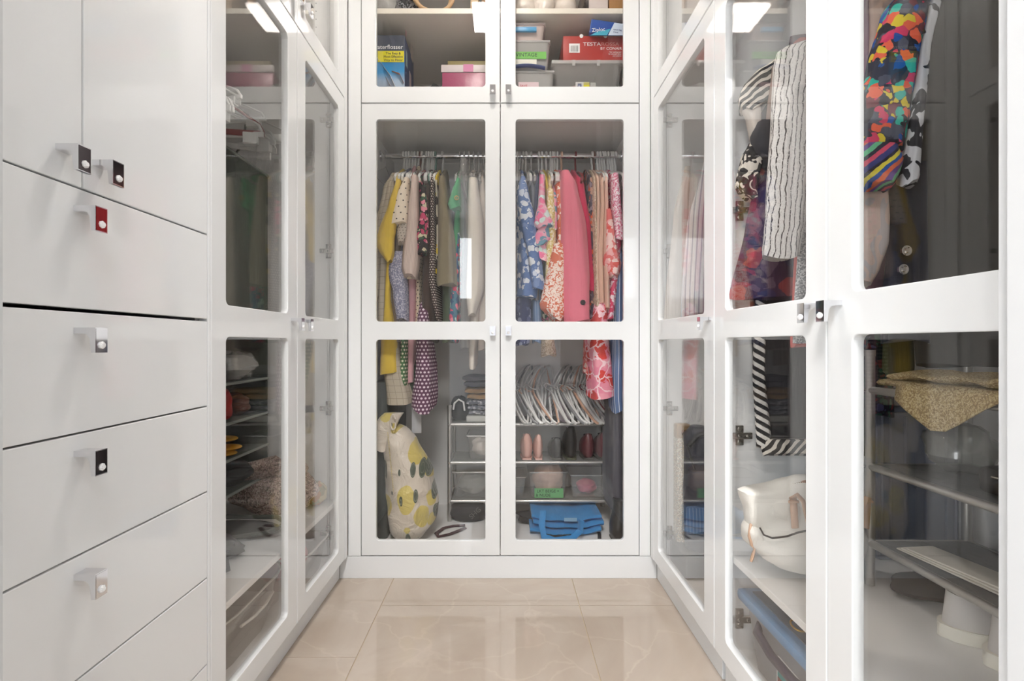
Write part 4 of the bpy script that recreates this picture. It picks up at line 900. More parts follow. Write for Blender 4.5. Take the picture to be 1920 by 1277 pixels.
YS = plain('yellow sticker', c_(222, 212, 30), .4); WH = plain('white print', (.85, .85, .85), .5); BK = plain('black print', (.03, .03, .03), .5)
yz1, yz0 = PZ(92, 2.10), PZ(113, 2.10)
MB().box((x0 + .050, 2.113, yz0), (x1 - .001, 2.1145, yz1), bev=.0006).build('sticker', YS, t, smooth=False)
text('lettering', 'waterflosser', .0255, (x1 - .006, 2.1140, PZ(88, 2.10)), WH, t, align='RIGHT')
for i, s in enumerate(('The Easy &', 'Most Effective', 'Way to Floss!')): text('lettering', s, .0145, (x1 - .048, 2.1125, yz1 - .0155 - .0145 * i), BK, t, align='CENTER')
SK = plain('skin tone print', c_(180, 110, 80), .5)
mb = MB().tube([P(706, 106, 2.112), P(722, 128, 2.112)], .0022, 6, flat=.2); mb.tube([P(720, 126, 2.112), P(732, 142, 2.112), P(742, 165, 2.112)], [.006, .011, .015], 10, flat=.12); mb.build('print_wand', WH, t)
mb = MB().tube([P(735, 134, 2.1135), P(750, 140, 2.1135), P(757, 156, 2.1135)], [.007, .013, .011], 10, flat=.08); mb.tube([P(724, 146, 2.1135), P(730, 158, 2.1135), P(736, 168, 2.1135)], .008, 8, flat=.08); mb.build('print_hand', SK, t)
# gift boxes (standing on the compartment floor, partly behind the rail)
GB = plain('magenta gift box', c_(168, 72, 110), .3, bump=(30, .4, .004))
def solid(name, label, cat, x0, x1, y0, y1, z0, z1, m, bev=.003): return tag(MB().box((x0, y0, z0), (x1, y1, z1), bev=bev).build(name, m), label, cat)
gx = PX(829, 2.2)
t = thing('gift_box', 'magenta gift box with a white and pink ribboned lid, lower of the two', 'box', (gx + .11, 2.3, UZ))
MB().box((gx, 2.2, UZ), (gx + .23, 2.42, PZ(136, 2.2)), bev=.003).build('base', GB, t)
MB().box((gx - .004, 2.196, PZ(136, 2.2)), (gx + .234, 2.424, PZ(122, 2.2)), bev=.003).build('lid', plain('white lid', c_(216, 206, 206), .4), t)
MB().box((gx + .095, 2.1945, PZ(136, 2.2) + .001), (gx + .140, 2.425, PZ(122, 2.2) + .0008)).build('ribbon', plain('pink ribbon', c_(204, 110, 160), .4), t)
solid('gift_box', 'flat olive and tan box on top of the magenta gift box', 'box', gx + .022, gx + .25, 2.22, 2.40, PZ(122, 2.2) + .001, PZ(109, 2.2), plain('olive tan card', c_(150, 136, 84), .5))
t = tag(MB().blob((PX(815, 2.16), 2.18, PZ(158, 2.16) - .03), (.032, .04, .042), 20, noise=.1, seed=3).build('black_purse', BLACKF), 'dark folded purse peeping up left of the magenta box', 'bag')
t.location.z = UZ; t.scale.z = (PZ(152, 2.16) - UZ) / max(v.co.z for v in t.data.vertices)
# clear boxes
def cbox(label, px0, px1, pt, pb, Y, d, mat=MILKY, lid=None, latch=None, name='plastic_container'):
    z0 = UZ if pb is None else PZ(pb, Y); x0, x1, z1 = PX(px0, Y), PX(px1, Y), PZ(pt, Y)
    t = bin_(name, label, x0, x1, Y, Y + d, z0, z1 - .008, mat, cat='container', rnd=.02, taper=.008)
    MB().box((x0 - .002, Y - .002, z1 - .010), (x1 + .002, Y + d + .002, z1), bev=.004).build('lid', lid or mat, t)
    return t
Yc = 2.085
zA = cbox('milky container with a navy arched handle, lowest of the three stacked', 950, 1039, 132, None, Yc, .2)
NV = plain('navy plastic handle', c_(60, 76, 130), .35)
MB().tube([P(952 + 70 * k / 10, 132 - 9 * math.sin(PI * (k + 2) / 14), Yc - .012) for k in range(11)], .011, 10, flat=.6).build('handle', NV, zA)
MB().box((PX(972, Yc), Yc - .004, PZ(170, Yc)), (PX(1010, Yc), Yc - .002, PZ(155, Yc))).build('label', plain('pinkish label', c_(214, 190, 196), .5), zA, smooth=False)
text('lettering', 'SAVE', .014, (PX(975, Yc), Yc - .0045, PZ(164, Yc)), plain('red print', c_(190, 50, 70), .5), zA)
zB = cbox('milky container with green tape, middle of the three stacked', 950, 1031, 75, 131, Yc, .19)
MB().box((PX(960, Yc), Yc - .004, PZ(111, Yc)), (PX(1024, Yc), Yc - .002, PZ(98, Yc))).build('tape', plain('green tape', c_(104, 180, 70), .5), zB, smooth=False)
text('lettering', 'VINTAGE', .022, (PX(967, Yc), Yc - .0045, PZ(107, Yc)), INK, zB)
MB().box((PX(966, Yc), Yc - .004, PZ(125, Yc)), (PX(1006, Yc), Yc - .002, PZ(112, Yc))).build('label', plain('white label', c_(224, 222, 210), .5), zB, smooth=False)
zC = cbox('milky pinkish container with a blue latch, top of the three stacked', 955, 1022, 42, 74.5, Yc + .01, .17, mat=glassy('rosy milky plastic', (.88, .82, .80), .05, .15, .72, (.74, .62, .58)))
MB().box((PX(966, Yc), Yc - .004, PZ(59, Yc)), (PX(1006, Yc), Yc + .008, PZ(51, Yc)), bev=.002).build('latch', plain('sky blue latch', c_(60, 150, 200), .35), zC)
# big clear bin with red box and packs
BY = 2.10
zD = bin_('storage_bin', 'wide clear bin with a small yellow and navy label, carrying the red box', PX(1036, BY), PX(1168, BY), BY, BY + .30, UZ, PZ(117, BY), glassy('clear bin plastic', (.9, .9, .89), .05, .1, .2, (.78, .76, .74)), rnd=.025, taper=.022)
MB().box((PX(1034, BY), BY - .008, PZ(121, BY)), (PX(1170, BY), BY + .308, PZ(114, BY)), bev=.004).build('lid', MILKY, zD)
for px in (1075, 1121): MB().box((PX(px - 3, BY), BY - .012, PZ(126, BY)), (PX(px + 3, BY), BY - .006, PZ(115, BY)), bev=.001).build('clip', MILKY, zD)
MB().box((PX(1080, BY), BY + .012, PZ(168, BY)), (PX(1106, BY), BY + .014, PZ(151, BY))).build('label', WH, zD, smooth=False)
MB().box((PX(1095, BY), BY + .0105, PZ(166, BY)), (PX(1106, BY), BY + .0118, PZ(152, BY))).build('label_patch', YS, zD, smooth=False)
MB().box((PX(1084, BY), BY + .0105, PZ(162, BY)), (PX(1091, BY), BY + .0118, PZ(154, BY))).build('label_patch', NV, zD, smooth=False)
text('lettering', '6L', .012, (PX(1085, BY), BY + .010, PZ(161, BY)), WH, zD)
MB().box((PX(1108, BY), BY + .012, PZ(168, BY)), (PX(1118, BY), BY + .014, PZ(152, BY))).build('label', plain('pale grey label', c_(204, 204, 200), .5), zD, smooth=False)
bunch('pink_clothes', 'pink and mauve clothes folded inside the wide clear overhead bin', 'clothes', (PX(1100, BY + .1), BY + .15, UZ + .075), (.12, .11, .07), floral('mixed pastel clothes', c_(186, 150, 150), [c_(150, 140, 160), c_(196, 140, 140), c_(170, 150, 150)], 12, .8), 5)
RB_ = plain('red printed carton', c_(170, 40, 34), .35); rz0, rz1 = PZ(114, BY) + .001, PZ(67.5, 2.105)
rx0, rx1 = PX(1056, 2.105), PX(1172, 2.105)
t = thing('red_carton', 'red carton with white lettering lying on the wide clear bin', 'box', ((rx0 + rx1) / 2, 2.19, rz0))
MB().box((rx0, 2.105, rz0), (rx1, 2.29, rz1), bev=.0015).build('carton', RB_, t)
MB().box((PX(1067, 2.105), 2.1035, PZ(99, 2.105)), (PX(1087, 2.105), 2.1047, PZ(82, 2.105))).build('label', WH, t, smooth=False)
mb = MB()
for k, wv in enumerate((1, 2, 1, 3, 1, 1, 2, 1, 2, 1, 3, 1)):
    xx = PX(1070, 2.105) + k * .0028; mb.box((xx, 2.1025, PZ(97, 2.105)), (xx + .0006 * wv, 2.1034, PZ(86, 2.105)))
tag(mb.build('barcode', BK, t, smooth=False), kind='stuff')
text('lettering', 'TESTA', .0205, (PX(1093, 2.105), 2.1038, PZ(86, 2.105)), WH, t, sx=1.32); text('lettering', 'ROSSA', .0205, (PX(1127, 2.105), 2.1038, PZ(86, 2.105)), plain('rose grey print', c_(206, 140, 136), .5), t, sx=1.25)
text('lettering', 'BY CONAIR', .016, (PX(1166, 2.105), 2.1038, PZ(93.5, 2.105)), WH, t, align='RIGHT', sx=1.1)
for i, s in enumerate(('Hair styling tool', 'for smooth shine', 'and volume')): text('lettering', s, .008, (PX(1165, 2.105), 2.1038, PZ(99 + 3.6 * i, 2.105)), WH, t, align='RIGHT')
for px in (1090, 1135): MB().lathe((PX(px, 2.105), 2.1045, rz1 - .001), [(.008, 0), (.008, -.0012), (.005, -.0013)], 16, axis='y').build('tab_hole', WH, t)
# blue pack on the carton
pk = thing('plastic_bag_pack', 'blue and white pack of plastic bags resting on the red carton', 'pack', (PX(1140, 2.1), 2.1, rz1))
q = [P(1109, 35, 2.075), P(1176, 45, 2.075), P(1176, 70, 2.075), P(1105, 66, 2.075)]
for v in q[2:]: v.z = rz1 - .004
mb = MB(); mb.add([*q, *[v + Vector((0, .025, 0)) for v in q]], [(0, 1, 2, 3), (7, 6, 5, 4), (0, 4, 5, 1), (1, 5, 6, 2), (2, 6, 7, 3), (3, 7, 4, 0)]); mb.build('pouch', plain('glossy cobalt film', c_(24, 74, 160), .25), pk, smooth=False, bev=.003)
q2 = [P(1152, 42.5, 2.074), P(1175, 46, 2.074), P(1175, 66, 2.074), P(1140, 66, 2.074)]
mb = MB(); mb.add(q2 + [v + Vector((0, .001, 0)) for v in q2], [(0, 1, 2, 3), (7, 6, 5, 4), (0, 4, 5, 1), (1, 5, 6, 2), (2, 6, 7, 3), (3, 7, 4, 0)]); mb.build('print_panel', plain('pale print', c_(200, 214, 232), .3), pk, smooth=False)
q2 = [P(1118, 60, 2.0735), P(1145, 54, 2.0735), P(1138, 66, 2.0735), P(1107, 66, 2.0735)]
mb = MB(); mb.add(q2 + [v + Vector((0, .001, 0)) for v in q2], [(0, 1, 2, 3), (7, 6, 5, 4), (0, 4, 5, 1), (1, 5, 6, 2), (2, 6, 7, 3), (3, 7, 4, 0)]); mb.build('print_panel', plain('aqua print', c_(60, 170, 200), .3), pk, smooth=False)
text('lettering', 'Ziploc', .022, P(1110, 60, 2.0725), WH, pk, rot=(PI / 2, -.1, 0)); text('lettering', 'space bag', .009, P(1150, 56, 2.0725), NV, pk, rot=(PI / 2, .12, 0)); text('lettering', 'travel', .009, P(1150, 61, 2.0725), NV, pk, rot=(PI / 2, .12, 0))
bunch('blue_film', 'crumpled pale blue plastic film behind the containers', 'plastic bag', (PX(1046, 2.36), 2.42, PZ(112, 2.36)), (.045, .05, .14), glassy('blue film', (.62, .76, .86), .06, .15, .3, (.4, .55, .66)), 7)
o = bpy.data.objects['blue_film']; o.location.z = UZ
tag(MB().lathe((PX(1172, 2.1), 2.11, UZ), [(.020, 0), (.024, .05), (.022, .10), (.010, .125), (.009, .14)], 20).build('dark_bottle', BLACKL), 'dark bottle standing at the right end of the overhead compartment', 'bottle')
# upper shelf contents
SZ = SHZ + .001
bunch('clear_bag', 'cloudy plastic bag at the left end of the upper shelf', 'plastic bag', (PX(720, 2.1), 2.15, SZ + .07), (.055, .06, .07), MILKY, 2, flat=.068)
bunch('sequin_bag', 'black sequinned bag on the upper shelf left of the hose coil', 'bag', (PX(760, 2.1), 2.15, SZ + .05), (.055, .06, .05), speck('black sequins', [(.01, .01, .012), (.02, .02, .02), (.3, .3, .32)], 160, .25, .3), 4, flat=.048)
mb = MB()
for r, dy in ((.085, 0), (.072, .012)): mb.tube([(PX(811, 2.085) + r * 1.02 * math.cos(a), 2.085 + dy + .02 * math.cos(a), SZ + .004 + r + r * math.sin(a)) for a in [2 * PI * k / 40 for k in range(40)]], .0085, 10, closed=True)
tag(mb.build('hose_coil', plain('tan vinyl hose', c_(196, 160, 116), .4)), 'coiled tan hose leaning on the upper shelf edge', 'hose')
bunch('tan_pouch', 'rosy tan pouch lying behind the hose coil', 'pouch', (PX(830, 2.14), 2.22, SZ + .035), (.11, .06, .04), fab('rosy tan cloth', c_(196, 150, 126)), 3, flat=.033)
solid('cream_block', 'cream card box at the right end of the left upper shelf', 'box', PX(882, 2.1), PX(897, 2.1), 2.10, 2.25, SZ, SZ + .12, plain('cream card', c_(206, 180, 150), .6))
solid('tan_box', 'narrow tan box beside the centre stile on the upper shelf', 'box', PX(903, 2.1), PX(928, 2.1), 2.12, 2.28, SZ, SZ + .14, plain('tan card', c_(186, 150, 116), .6))
for i, (a, b, s) in enumerate(((985, .055, 1), (1020, .05, 2), (1062, .06, 3))):
    bunch('white_plastic_bag', ('left', 'middle', 'right')[i] + ' one of the three crumpled white plastic bags on the upper shelf', 'plastic bag', (PX(a, 2.1), 2.15, SZ + b), (.052, .06, b), plain('white polythene', c_(226, 216, 206), .3, bump=(25, .5, .01)), s * 3.1, 'white plastic bags on the upper shelf', flat=b - .002, noise=.1)
bunch('dark_shoe', 'dark taupe shoe beside the white bags on the upper shelf', 'shoe', (PX(1095, 2.1), 2.16, SZ + .05), (.018, .08, .05), plain('dark taupe suede', c_(84, 72, 62), .8), 2, flat=.048)
solid('white_carton', 'white carton on the upper shelf beside the cardboard box', 'box', PX(1104, 2.1), PX(1140, 2.1), 2.10, 2.26, SZ, SZ + .15, plain('white carton card', c_(216, 204, 200), .5))
solid('cardboard_box', 'brown cardboard box at the right end of the upper shelf', 'box', PX(1143, 2.1), PX(1172, 2.1), 2.11, 2.30, SZ, SZ + .16, plain('brown cardboard', c_(176, 128, 72), .7))

# ---------------- left wardrobe ----------------
mb = MB()
def skirt_mb(m1, m2):
    mb = MB(); hk = [(.020 * math.cos(a), 0, .020 * math.sin(a)) for a in [math.radians(-40 + 230 * k / 10) for k in range(11)]][::-1]
    mb.tube(hk + [(.006, 0, -.03), (0, 0, -.05)], .0018, 6, CHROME)
    mb.tube([(0, 0, -.05), (.05, 0, -.07), (.13, 0, -.105), (.19, 0, -.145), (.20, 0, -.165)], .0042, 8, m1); mb.tube([(0, 0, -.05), (-.05, 0, -.07), (-.13, 0, -.105), (-.19, 0, -.145), (-.20, 0, -.165)], .0042, 8, m1)
    mb.box((-.205, -.004, -.182), (.205, .004, -.165), m1, bev=.002)
    for s in (-1, 1): mb.box((s * .165 - .022, -.009, -.205), (s * .165 + .022, .009, -.172), m2, bev=.003)
    return mb
RZ = 1.80
rnd = random.Random(11)
sp = None; spr = None
for k in range(15):
    red = k in (9,)
    if red or sp is None:
        o = skirt_mb(plain('dark red tube', c_(130, 40, 46), .4) if red else PLWHITE, PLWHITE).build('skirt_hanger'); me = o.data; me.transform(Matrix.Translation(o.location))
        if not red: sp = o
    else: o = sp.copy(); C.objects.link(o)
    y = 1.20 + k * .032; o.location = (-.95, y, RZ + .0125 - .0195); o.rotation_euler = (rnd.uniform(-.06, .06), rnd.uniform(-.05, .05), rnd.uniform(-.28, .28))
    if k % 3 == 2: o.scale = (1, 1, .72)
    tag(o, 'dark red clip hanger among the empty white ones on the left rod' if red else 'empty white clip hanger on the left wardrobe rod, %s from the near end' % ORD[k - (k > 9)], 'hanger', 'empty clip hangers in the left wardrobe')
# hanging fabric organiser
OX0, OX1, OY0, OY1 = -1.20, -.90, 1.56, 1.86
OG = fab('grey green canvas', c_(70, 78, 70), .06)
t = thing('hanging_organizer', 'grey-green hanging fabric shelf organiser in the left wardrobe', 'organiser', (-1.05, 1.71, .47))
zs = [.47, .585, .705, .835, .99, 1.60]
MB().box((OX1 - .004, OY0, .99), (OX1, OY1, 1.60)).build('dark_backdrop', OG, t, smooth=False)  # dark backdrop added so the clothes mirrored in the door glass show up
MB().box((OX0, OY0, zs[0]), (OX0 + .004, OY1, zs[-1])).build('back_wall', OG, t, smooth=False)
MB().box((OX0, OY0, zs[0]), (OX1, OY0 + .004, zs[-1])).build('side_wall', OG, t, smooth=False); MB().box((OX0, OY1 - .004, zs[0]), (OX1, OY1, zs[-1])).build('side_wall', OG, t, smooth=False)
for z in zs:
    MB().box((OX0, OY0, z), (OX1, OY1, z + .006)).build('shelf', OG, t, smooth=False)
    MB().tube([(OX1 + .001, OY0, z + .003), (OX1 + .001, OY1, z + .003)], .005, 8).build('piping', plain('light grey piping', c_(140, 146, 138), .7), t)
for y in (OY0 + .05, OY1 - .05): MB().tube([(-1.05, y, zs[-1]), (-.97, y, 1.70), (-.95, y, RZ + .016)], .004, 6).build('strap', OG, t)
bunch('plastic_bag', 'crumpled pale plastic bag on the upper visible shelf of the organiser', 'plastic bag', (-.96, 1.73, .835 + .055), (.07, .085, .048), glassy('cloudy film', (.9, .9, .88), .07, .1, .35, (.8, .78, .74)), 3, flat=.047, noise=.18)
bunch('red_bag', 'red drawstring pouch inside the organiser', 'pouch', (-.96, 1.66, .705 + .055), (.035, .03, .052), fab('red nylon', c_(180, 40, 36)), 5, flat=.048)
bunch('rust_cloth', 'rust coloured cloth beside the red pouch in the organiser', 'cloth', (-1.0, 1.78, .705 + .045), (.07, .06, .04), fab('rust cloth', c_(120, 76, 58)), 6, flat=.038)
YF = plain('ochre yellow suede', c_(216, 160, 50), .7)
for i, (z, y) in enumerate(((.640, 1.655), (.606, 1.68), (.592, 1.65))):
    t = MB().blob((-.955, y, z + .008), (.05, .045, .008), 20, p=.8).build('yellow_insole', YF); tag(t, ('top', 'middle', 'bottom')[i] + ' one of the three ochre yellow slipper soles stacked in the organiser', 'slipper', 'yellow slippers in the organiser')
bunch('black_pouch', 'black pouch on the lowest shelf of the organiser', 'bag', (-.98, 1.72, .476 + .04), (.08, .09, .038), BLACKF, 8, flat=.038)
# sweater heap
SW = speck('oatmeal boucle knit', [c_(176, 150, 136), c_(120, 98, 90), c_(206, 186, 170), c_(150, 122, 112), c_(190, 160, 150)], 210, bumpd=.004)
t = thing('knit_sweater', 'heap of speckled oatmeal boucle sweater on the left wardrobe shelf', 'sweater', (-.87, 1.83, .342))
MB().blob((-.87, 1.85, .342 + .07), (.155, .095, .075), 34, noise=.12, seed=3, flat=.069, p=.7).build('body', SW, t)
MB().tube([(-.98, 1.82, .44), (-.93, 1.80, .50), (-.86, 1.82, .515), (-.80, 1.84, .47)], [.03, .038, .04, .03], 16).build('sleeve', SW, t)
MB().tube([(-.85, 1.88, .50), (-.80, 1.86, .53), (-.76, 1.84, .49)], [.025, .03, .026], 14).build('collar', SW, t)
tag(MB().blob((-.735, 1.91, .342 + .045), (.042, .05, .045), 22, noise=.12, seed=6, flat=.044).build('tapestry_pouch', floral('olive tapestry', c_(150, 140, 96), [c_(176, 120, 70), c_(120, 110, 70), c_(190, 176, 130)], 30, .8)), 'small olive tapestry pouch at the far end of the left shelf', 'pouch')
t = thing('black_tray', 'black tray with a tubular rim under the sweater heap', 'tray', (-.9, 1.62, .342))
MB().tube([(-1.08, 1.60, .362), (-1.0, 1.55, .362), (-.86, 1.53, .362), (-.76, 1.58, .362), (-.74, 1.66, .362), (-.80, 1.72, .362), (-1.0, 1.72, .362)], .008, 8, closed=True).build('rim', plain('grey green enamel', c_(96, 102, 94), .3), t)
MB().blob((-.91, 1.63, .352), (.16, .085, .010), 24, flat=.009).build('base', BLACKF, t)
t = thing('black_bag_reflection', 'solid copy of the mirrored black bag and its white tag, left shelf', 'bag', (-.9, 1.42, .342))  # solid stand-in for the back wardrobe's black bag mirrored in the left glass
MB().blob((-.90, 1.42, .342 + .032), (.13, .075, .034), 26, noise=.14, seed=7, flat=.031, p=.7).build('body', BLACKL, t)
MB().tube([(-.80, 1.40, .352), (-.76, 1.34, .350), (-.79, 1.28, .349), (-.86, 1.28, .349), (-.90, 1.33, .352)], .010, 8, flat=.4).build('strap', BLACKL, t)
MB().box((-.845, 1.35, .372), (-.82, 1.352, .392)).build('paper_tag', WH, t, smooth=False)
# tubs on the floor of the left wardrobe
t = bin_('storage_tub', 'large clear tub with a thick rim on the floor under the left shelf', -1.12, -.70, 1.16, 1.62, .109, .262, glassy('smoky clear tub', (.86, .85, .84), .05, .06, .14, (.6, .56, .52)), rnd=.12, taper=.03, rimm=plain('frosted rim', c_(190, 186, 178), .3))
MB().tube([(-.70, 1.30, .22), (-.692, 1.36, .215), (-.692, 1.42, .215), (-.70, 1.48, .22)], .004, 6).build('grip', plain('frosted grip', c_(190, 186, 178), .3), t)
t = bin_('storage_tub', 'smaller clear tub holding a rose scarf, at the far end under the left shelf', -1.05, -.69, 1.68, 1.95, .109, .225, glassy('clear rosy tub', (.88, .86, .85), .05, .06, .14, (.6, .56, .52)), rnd=.06, taper=.02, rimm=plain('frosted rim far', c_(196, 190, 184), .3))
bunch('rose_scarf', 'rose pink scarf heaped in the smaller clear tub on the left', 'scarf', (-.86, 1.81, .112 + .075), (.12, .10, .075), fab('rose pink', c_(196, 100, 110)), 2, flat=.07)
# ---------------- far right wardrobe ----------------
t = thing('sequin_bag', 'slim pale gold sequinned case with a copper rivet in the far right wardrobe', 'case', (.70, 1.90, .19))
gl = speck('pale gold sequins', [c_(214, 202, 174), c_(186, 172, 146), c_(234, 224, 204), c_(190, 160, 130), c_(170, 168, 158)], 330, .3, .25, .002)
MB().box((.668, 1.905, .195), (.718, 1.955, .655), bev=.010).build('body', gl, t)
MB().box((.666, 1.902, .600), (.720, 1.94, .657), bev=.008).build('corner_patch', plain('antique gold leather', c_(176, 140, 88), .35, .4), t)
MB().lathe((.692, 1.902, .625), [(.010, .001), (.010, -.004), (.005, -.006)], 14, axis='y').build('rivet', plain('copper rivet', c_(160, 96, 60), .2, 1), t)
tag(MB().box((.655, 1.78, .109), (.80, 1.96, .193), bev=.01).build('shoe_box', plain('charcoal card', c_(84, 84, 82), .6)), 'charcoal box under the pale gold sequinned case', 'box')
t = thing('navy_handbag', 'dark navy bag with a black strap beside the pale gold case', 'bag', (.83, 1.86, .109))
pillow([(800, 1312, 30, .05), (815, 1314, 62, .06), (860, 1316, 66, .06), (950, 1316, 66, .06), (1060, 1316, 60, .05)], 1.87, plain('navy grained leather', c_(44, 44, 60), .45), t, 'body', amp=.03)
MB().tube([P(1288, 835, 1.80), P(1296, 862, 1.80), P(1302, 880, 1.80)], .007, 8, flat=.5).build('strap', BLACKL, t)
MB().tube([P(1290, 836, 1.80), P(1310, 816, 1.80), P(1340, 808, 1.80)], .009, 8).build('handle', BLACKL, t)
t = thing('striped_shirt', 'folded blue striped shirt leaning before the navy bag', 'shirt', (.8, 1.78, .2))
cloth('fold', [(955, 1314, 38), (980, 1314, 40), (1000, 1314, 40)], 1.79, .02, stripes('slate stripe', c_(84, 96, 124), c_(130, 140, 160), .012, .7), t, shoulder=False)
GR = [('cream_jacket', 'cream jacket nearest the far end of the far right wardrobe', 1.90, [(310, 1292, 8), (400, 1280, 22), (560, 1268, 30), (600, 1266, 30)], M_['offw']),
      ('white_stripe_shirt', 'white shirt with narrow stripes in the far right wardrobe', 1.72, [(300, 1330, 10), (420, 1318, 44), (590, 1312, 48)], stripes('white shirt stripe', c_(214, 212, 212), c_(150, 150, 160), .016, .7))]
for nm, lb, Y, rows, m in GR:
    X0 = PX(rows[-1][1], Y); t = thing(nm, lb, nm.split('_')[-1], (X0, Y, PZ(rows[-1][0], Y)))
    cloth('body', rows, Y, .018, m, t, shoulder=False, folds=6, amp=.05, seed=3)
# ---------------- near right wardrobe: clothes facing the camera ----------------
def face_cloth(name, label, cat, parts, group='clothes in the near right wardrobe'):
    p0 = parts[0]; t = thing(name, label, cat, (PX(p0[1][-1][1], p0[2]), p0[2], PZ(p0[1][-1][0], p0[2])), group)
    for nm, rows, Y, hy, m in parts: cloth(nm, rows, Y, hy, m, t, shoulder=False, folds=5, amp=.035, seed=len(rows), n=64, hem=.006)
    return t
ZEB = stripes('zebra print', c_(30, 28, 30), c_(222, 214, 202), .030, .55, axis='v', slant=-1.1, wave=.06, wscale=14)
SWL = animal('black and cream swirl print', c_(28, 26, 28), c_(216, 208, 196), 38, (1, 1, 1), 1.2, .52)
BURG = floral('plum and burgundy print', c_(70, 40, 64), [c_(128, 36, 66), c_(60, 44, 84), c_(110, 84, 100), c_(150, 60, 60), c_(48, 36, 70)], 22, .8)
DIAG = stripes('black and white diagonal stripes', c_(30, 29, 32), c_(222, 218, 212), .024, .52, axis='v', slant=.55)
WAVY = stripes('white jacket with wavy dark pinstripes', c_(214, 210, 206), c_(70, 64, 62), .0125, .80, wave=.020, wscale=22, grain=(260, .60, c_(196, 192, 188)))
WF = 1.0
def over(rows): return rows
face_cloth('burgundy_dress', 'plum and burgundy printed dress behind the wavy striped jacket', 'dress', [('body', [(60, 1560, 140), (300, 1500, 130), (420, 1495, 180), (552, 1470, 180), (558, 1470, 178)], 1.31, .02, BURG)])
face_cloth('diagonal_stripe_dress', 'long dress edged in black and white diagonal stripes, reaching lowest', 'dress', [('body', [(70, 1580, 140), (420, 1560, 230), (560, 1540, 250), (846, 1560, 240), (852, 1560, 240)], 1.345, .012, fab('black crepe', c_(34, 33, 36))), ('striped_trim', [(556, 1431, 20), (700, 1426, 22), (838, 1436, 28)], 1.325, .010, DIAG), ('hem_ruffle', [(826, 1500, 130), (842, 1500, 134), (854, 1498, 120)], 1.315, .016, ZEB)])
face_cloth('zebra_blouse', 'zebra print blouse with a turned cream sleeve, left of the brown jacket', 'blouse', [('body', [(95, 1500, 60), (200, 1480, 70), (260, 1470, 40)], 1.335, .012, ZEB), ('sleeve', [(106, 1462, 12), (130, 1445, 50), (160, 1430, 64), (180, 1422, 60), (194, 1414, 40), (200, 1408, 24)], 1.30, .022, ZEB), ('sleeve_lining', [(178, 1406, 18), (196, 1414, 38), (216, 1420, 26), (250, 1422, 14)], 1.305, .02, M_['offw'])])
face_cloth('swirl_blouse', 'black blouse with cream swirl print sleeve above the plum dress', 'blouse', [('sleeve', [(262, 1424, 22), (290, 1418, 40), (330, 1410, 40), (352, 1406, 38), (366, 1416, 20)], 1.275, .022, SWL)])
face_cloth('charcoal_blouse', 'plain charcoal blouse beneath the brown jacket', 'top', [('body', [(120, 1540, 110), (230, 1490, 130), (300, 1480, 100), (330, 1490, 60)], 1.30, .014, fab('charcoal jersey', c_(48, 48, 54))), ('sleeve', [(222, 1442, 26), (250, 1436, 42), (285, 1440, 40), (300, 1454, 26)], 1.262, .02, fab('charcoal jersey sleeve', c_(48, 48, 54)))])
face_cloth('brown_jacket', 'taupe brown jacket shoulder behind the wavy striped one', 'jacket', [('body', [(62, 1580, 60), (80, 1540, 120), (120, 1510, 110), (226, 1490, 96), (232, 1490, 92)], 1.26, .016, fab('taupe brown', c_(128, 106, 96)))])
face_cloth('coral_dress', 'plain coral dress right of the wavy striped jacket', 'dress', [('body', [(150, 1562, 70), (300, 1556, 118), (640, 1552, 126), (648, 1552, 124)], 1.235, .012, fab('coral crepe', c_(200, 92, 86)))])
face_cloth('silver_knit', 'silver grey sparkling knit hanging below the coral dress', 'jumper', [('body', [(230, 1560, 60), (420, 1560, 114), (640, 1558, 124)], 1.205, .012, speck('silver sparkle knit', [c_(160, 160, 162), c_(120, 120, 124), c_(206, 206, 206)], 330, .5, .2, .001))])
t = face_cloth('wavy_stripe_jacket', 'white jacket with dark wavy vertical lines, nearest the door stile', 'jacket', [('body', [(70, 1530, 40), (84, 1512, 90), (120, 1504, 88), (220, 1496, 78), (380, 1484, 78), (474, 1472, 68), (480, 1472, 66)], 1.15, .022, WAVY)])
# behind the nearest pane
LEO = floral('multicolour brush print', c_(60, 62, 76), [c_(36, 90, 170), c_(228, 206, 60), c_(60, 190, 170), c_(220, 70, 110), c_(40, 40, 50), c_(120, 60, 70), c_(90, 94, 110), c_(240, 110, 80)], 52, .95)
STR = stripes('bright diagonal bands', c_(50, 60, 90), c_(226, 90, 120), .03, .4, axis='v', slant=-.7)
CUFF = NT('bright banded cuff'); u_, v_ = CUFF.uv(); kk = CUFF.M('FRACT', CUFF.M('DIVIDE', CUFF.M('ADD', v_, CUFF.M('MULTIPLY', u_, -.8)), .095))
CUFF.base(CUFF.ramp(CUFF.M('ADD', kk, CUFF.M('MULTIPLY', CUFF.M('SUBTRACT', CUFF.noise(60, 2), .5), .08)), [(0, c_(60, 66, 130)), (.14, c_(220, 80, 110)), (.26, c_(40, 40, 60)), (.36, c_(110, 200, 150)), (.48, c_(110, 80, 150)), (.60, c_(226, 110, 70)), (.72, c_(40, 90, 170)), (.82, c_(230, 214, 70)), (.92, c_(44, 40, 56))], 'CONSTANT')); CUFF.set(.75)
MARB = animal('pale marbled quilting', c_(214, 194, 184), c_(196, 190, 190), 24, (1, 1, .6), 1.5, .5)
face_cloth('lilac_cardigan', 'dusty lilac cardigan behind the multicolour sleeve', 'cardigan', [('body', [(-40, 1650, 110), (200, 1630, 100), (500, 1630, 90), (560, 1625, 90)], 1.09, .014, fab('dusty lilac', c_(160, 134, 152)))], 'clothes behind the nearest pane')
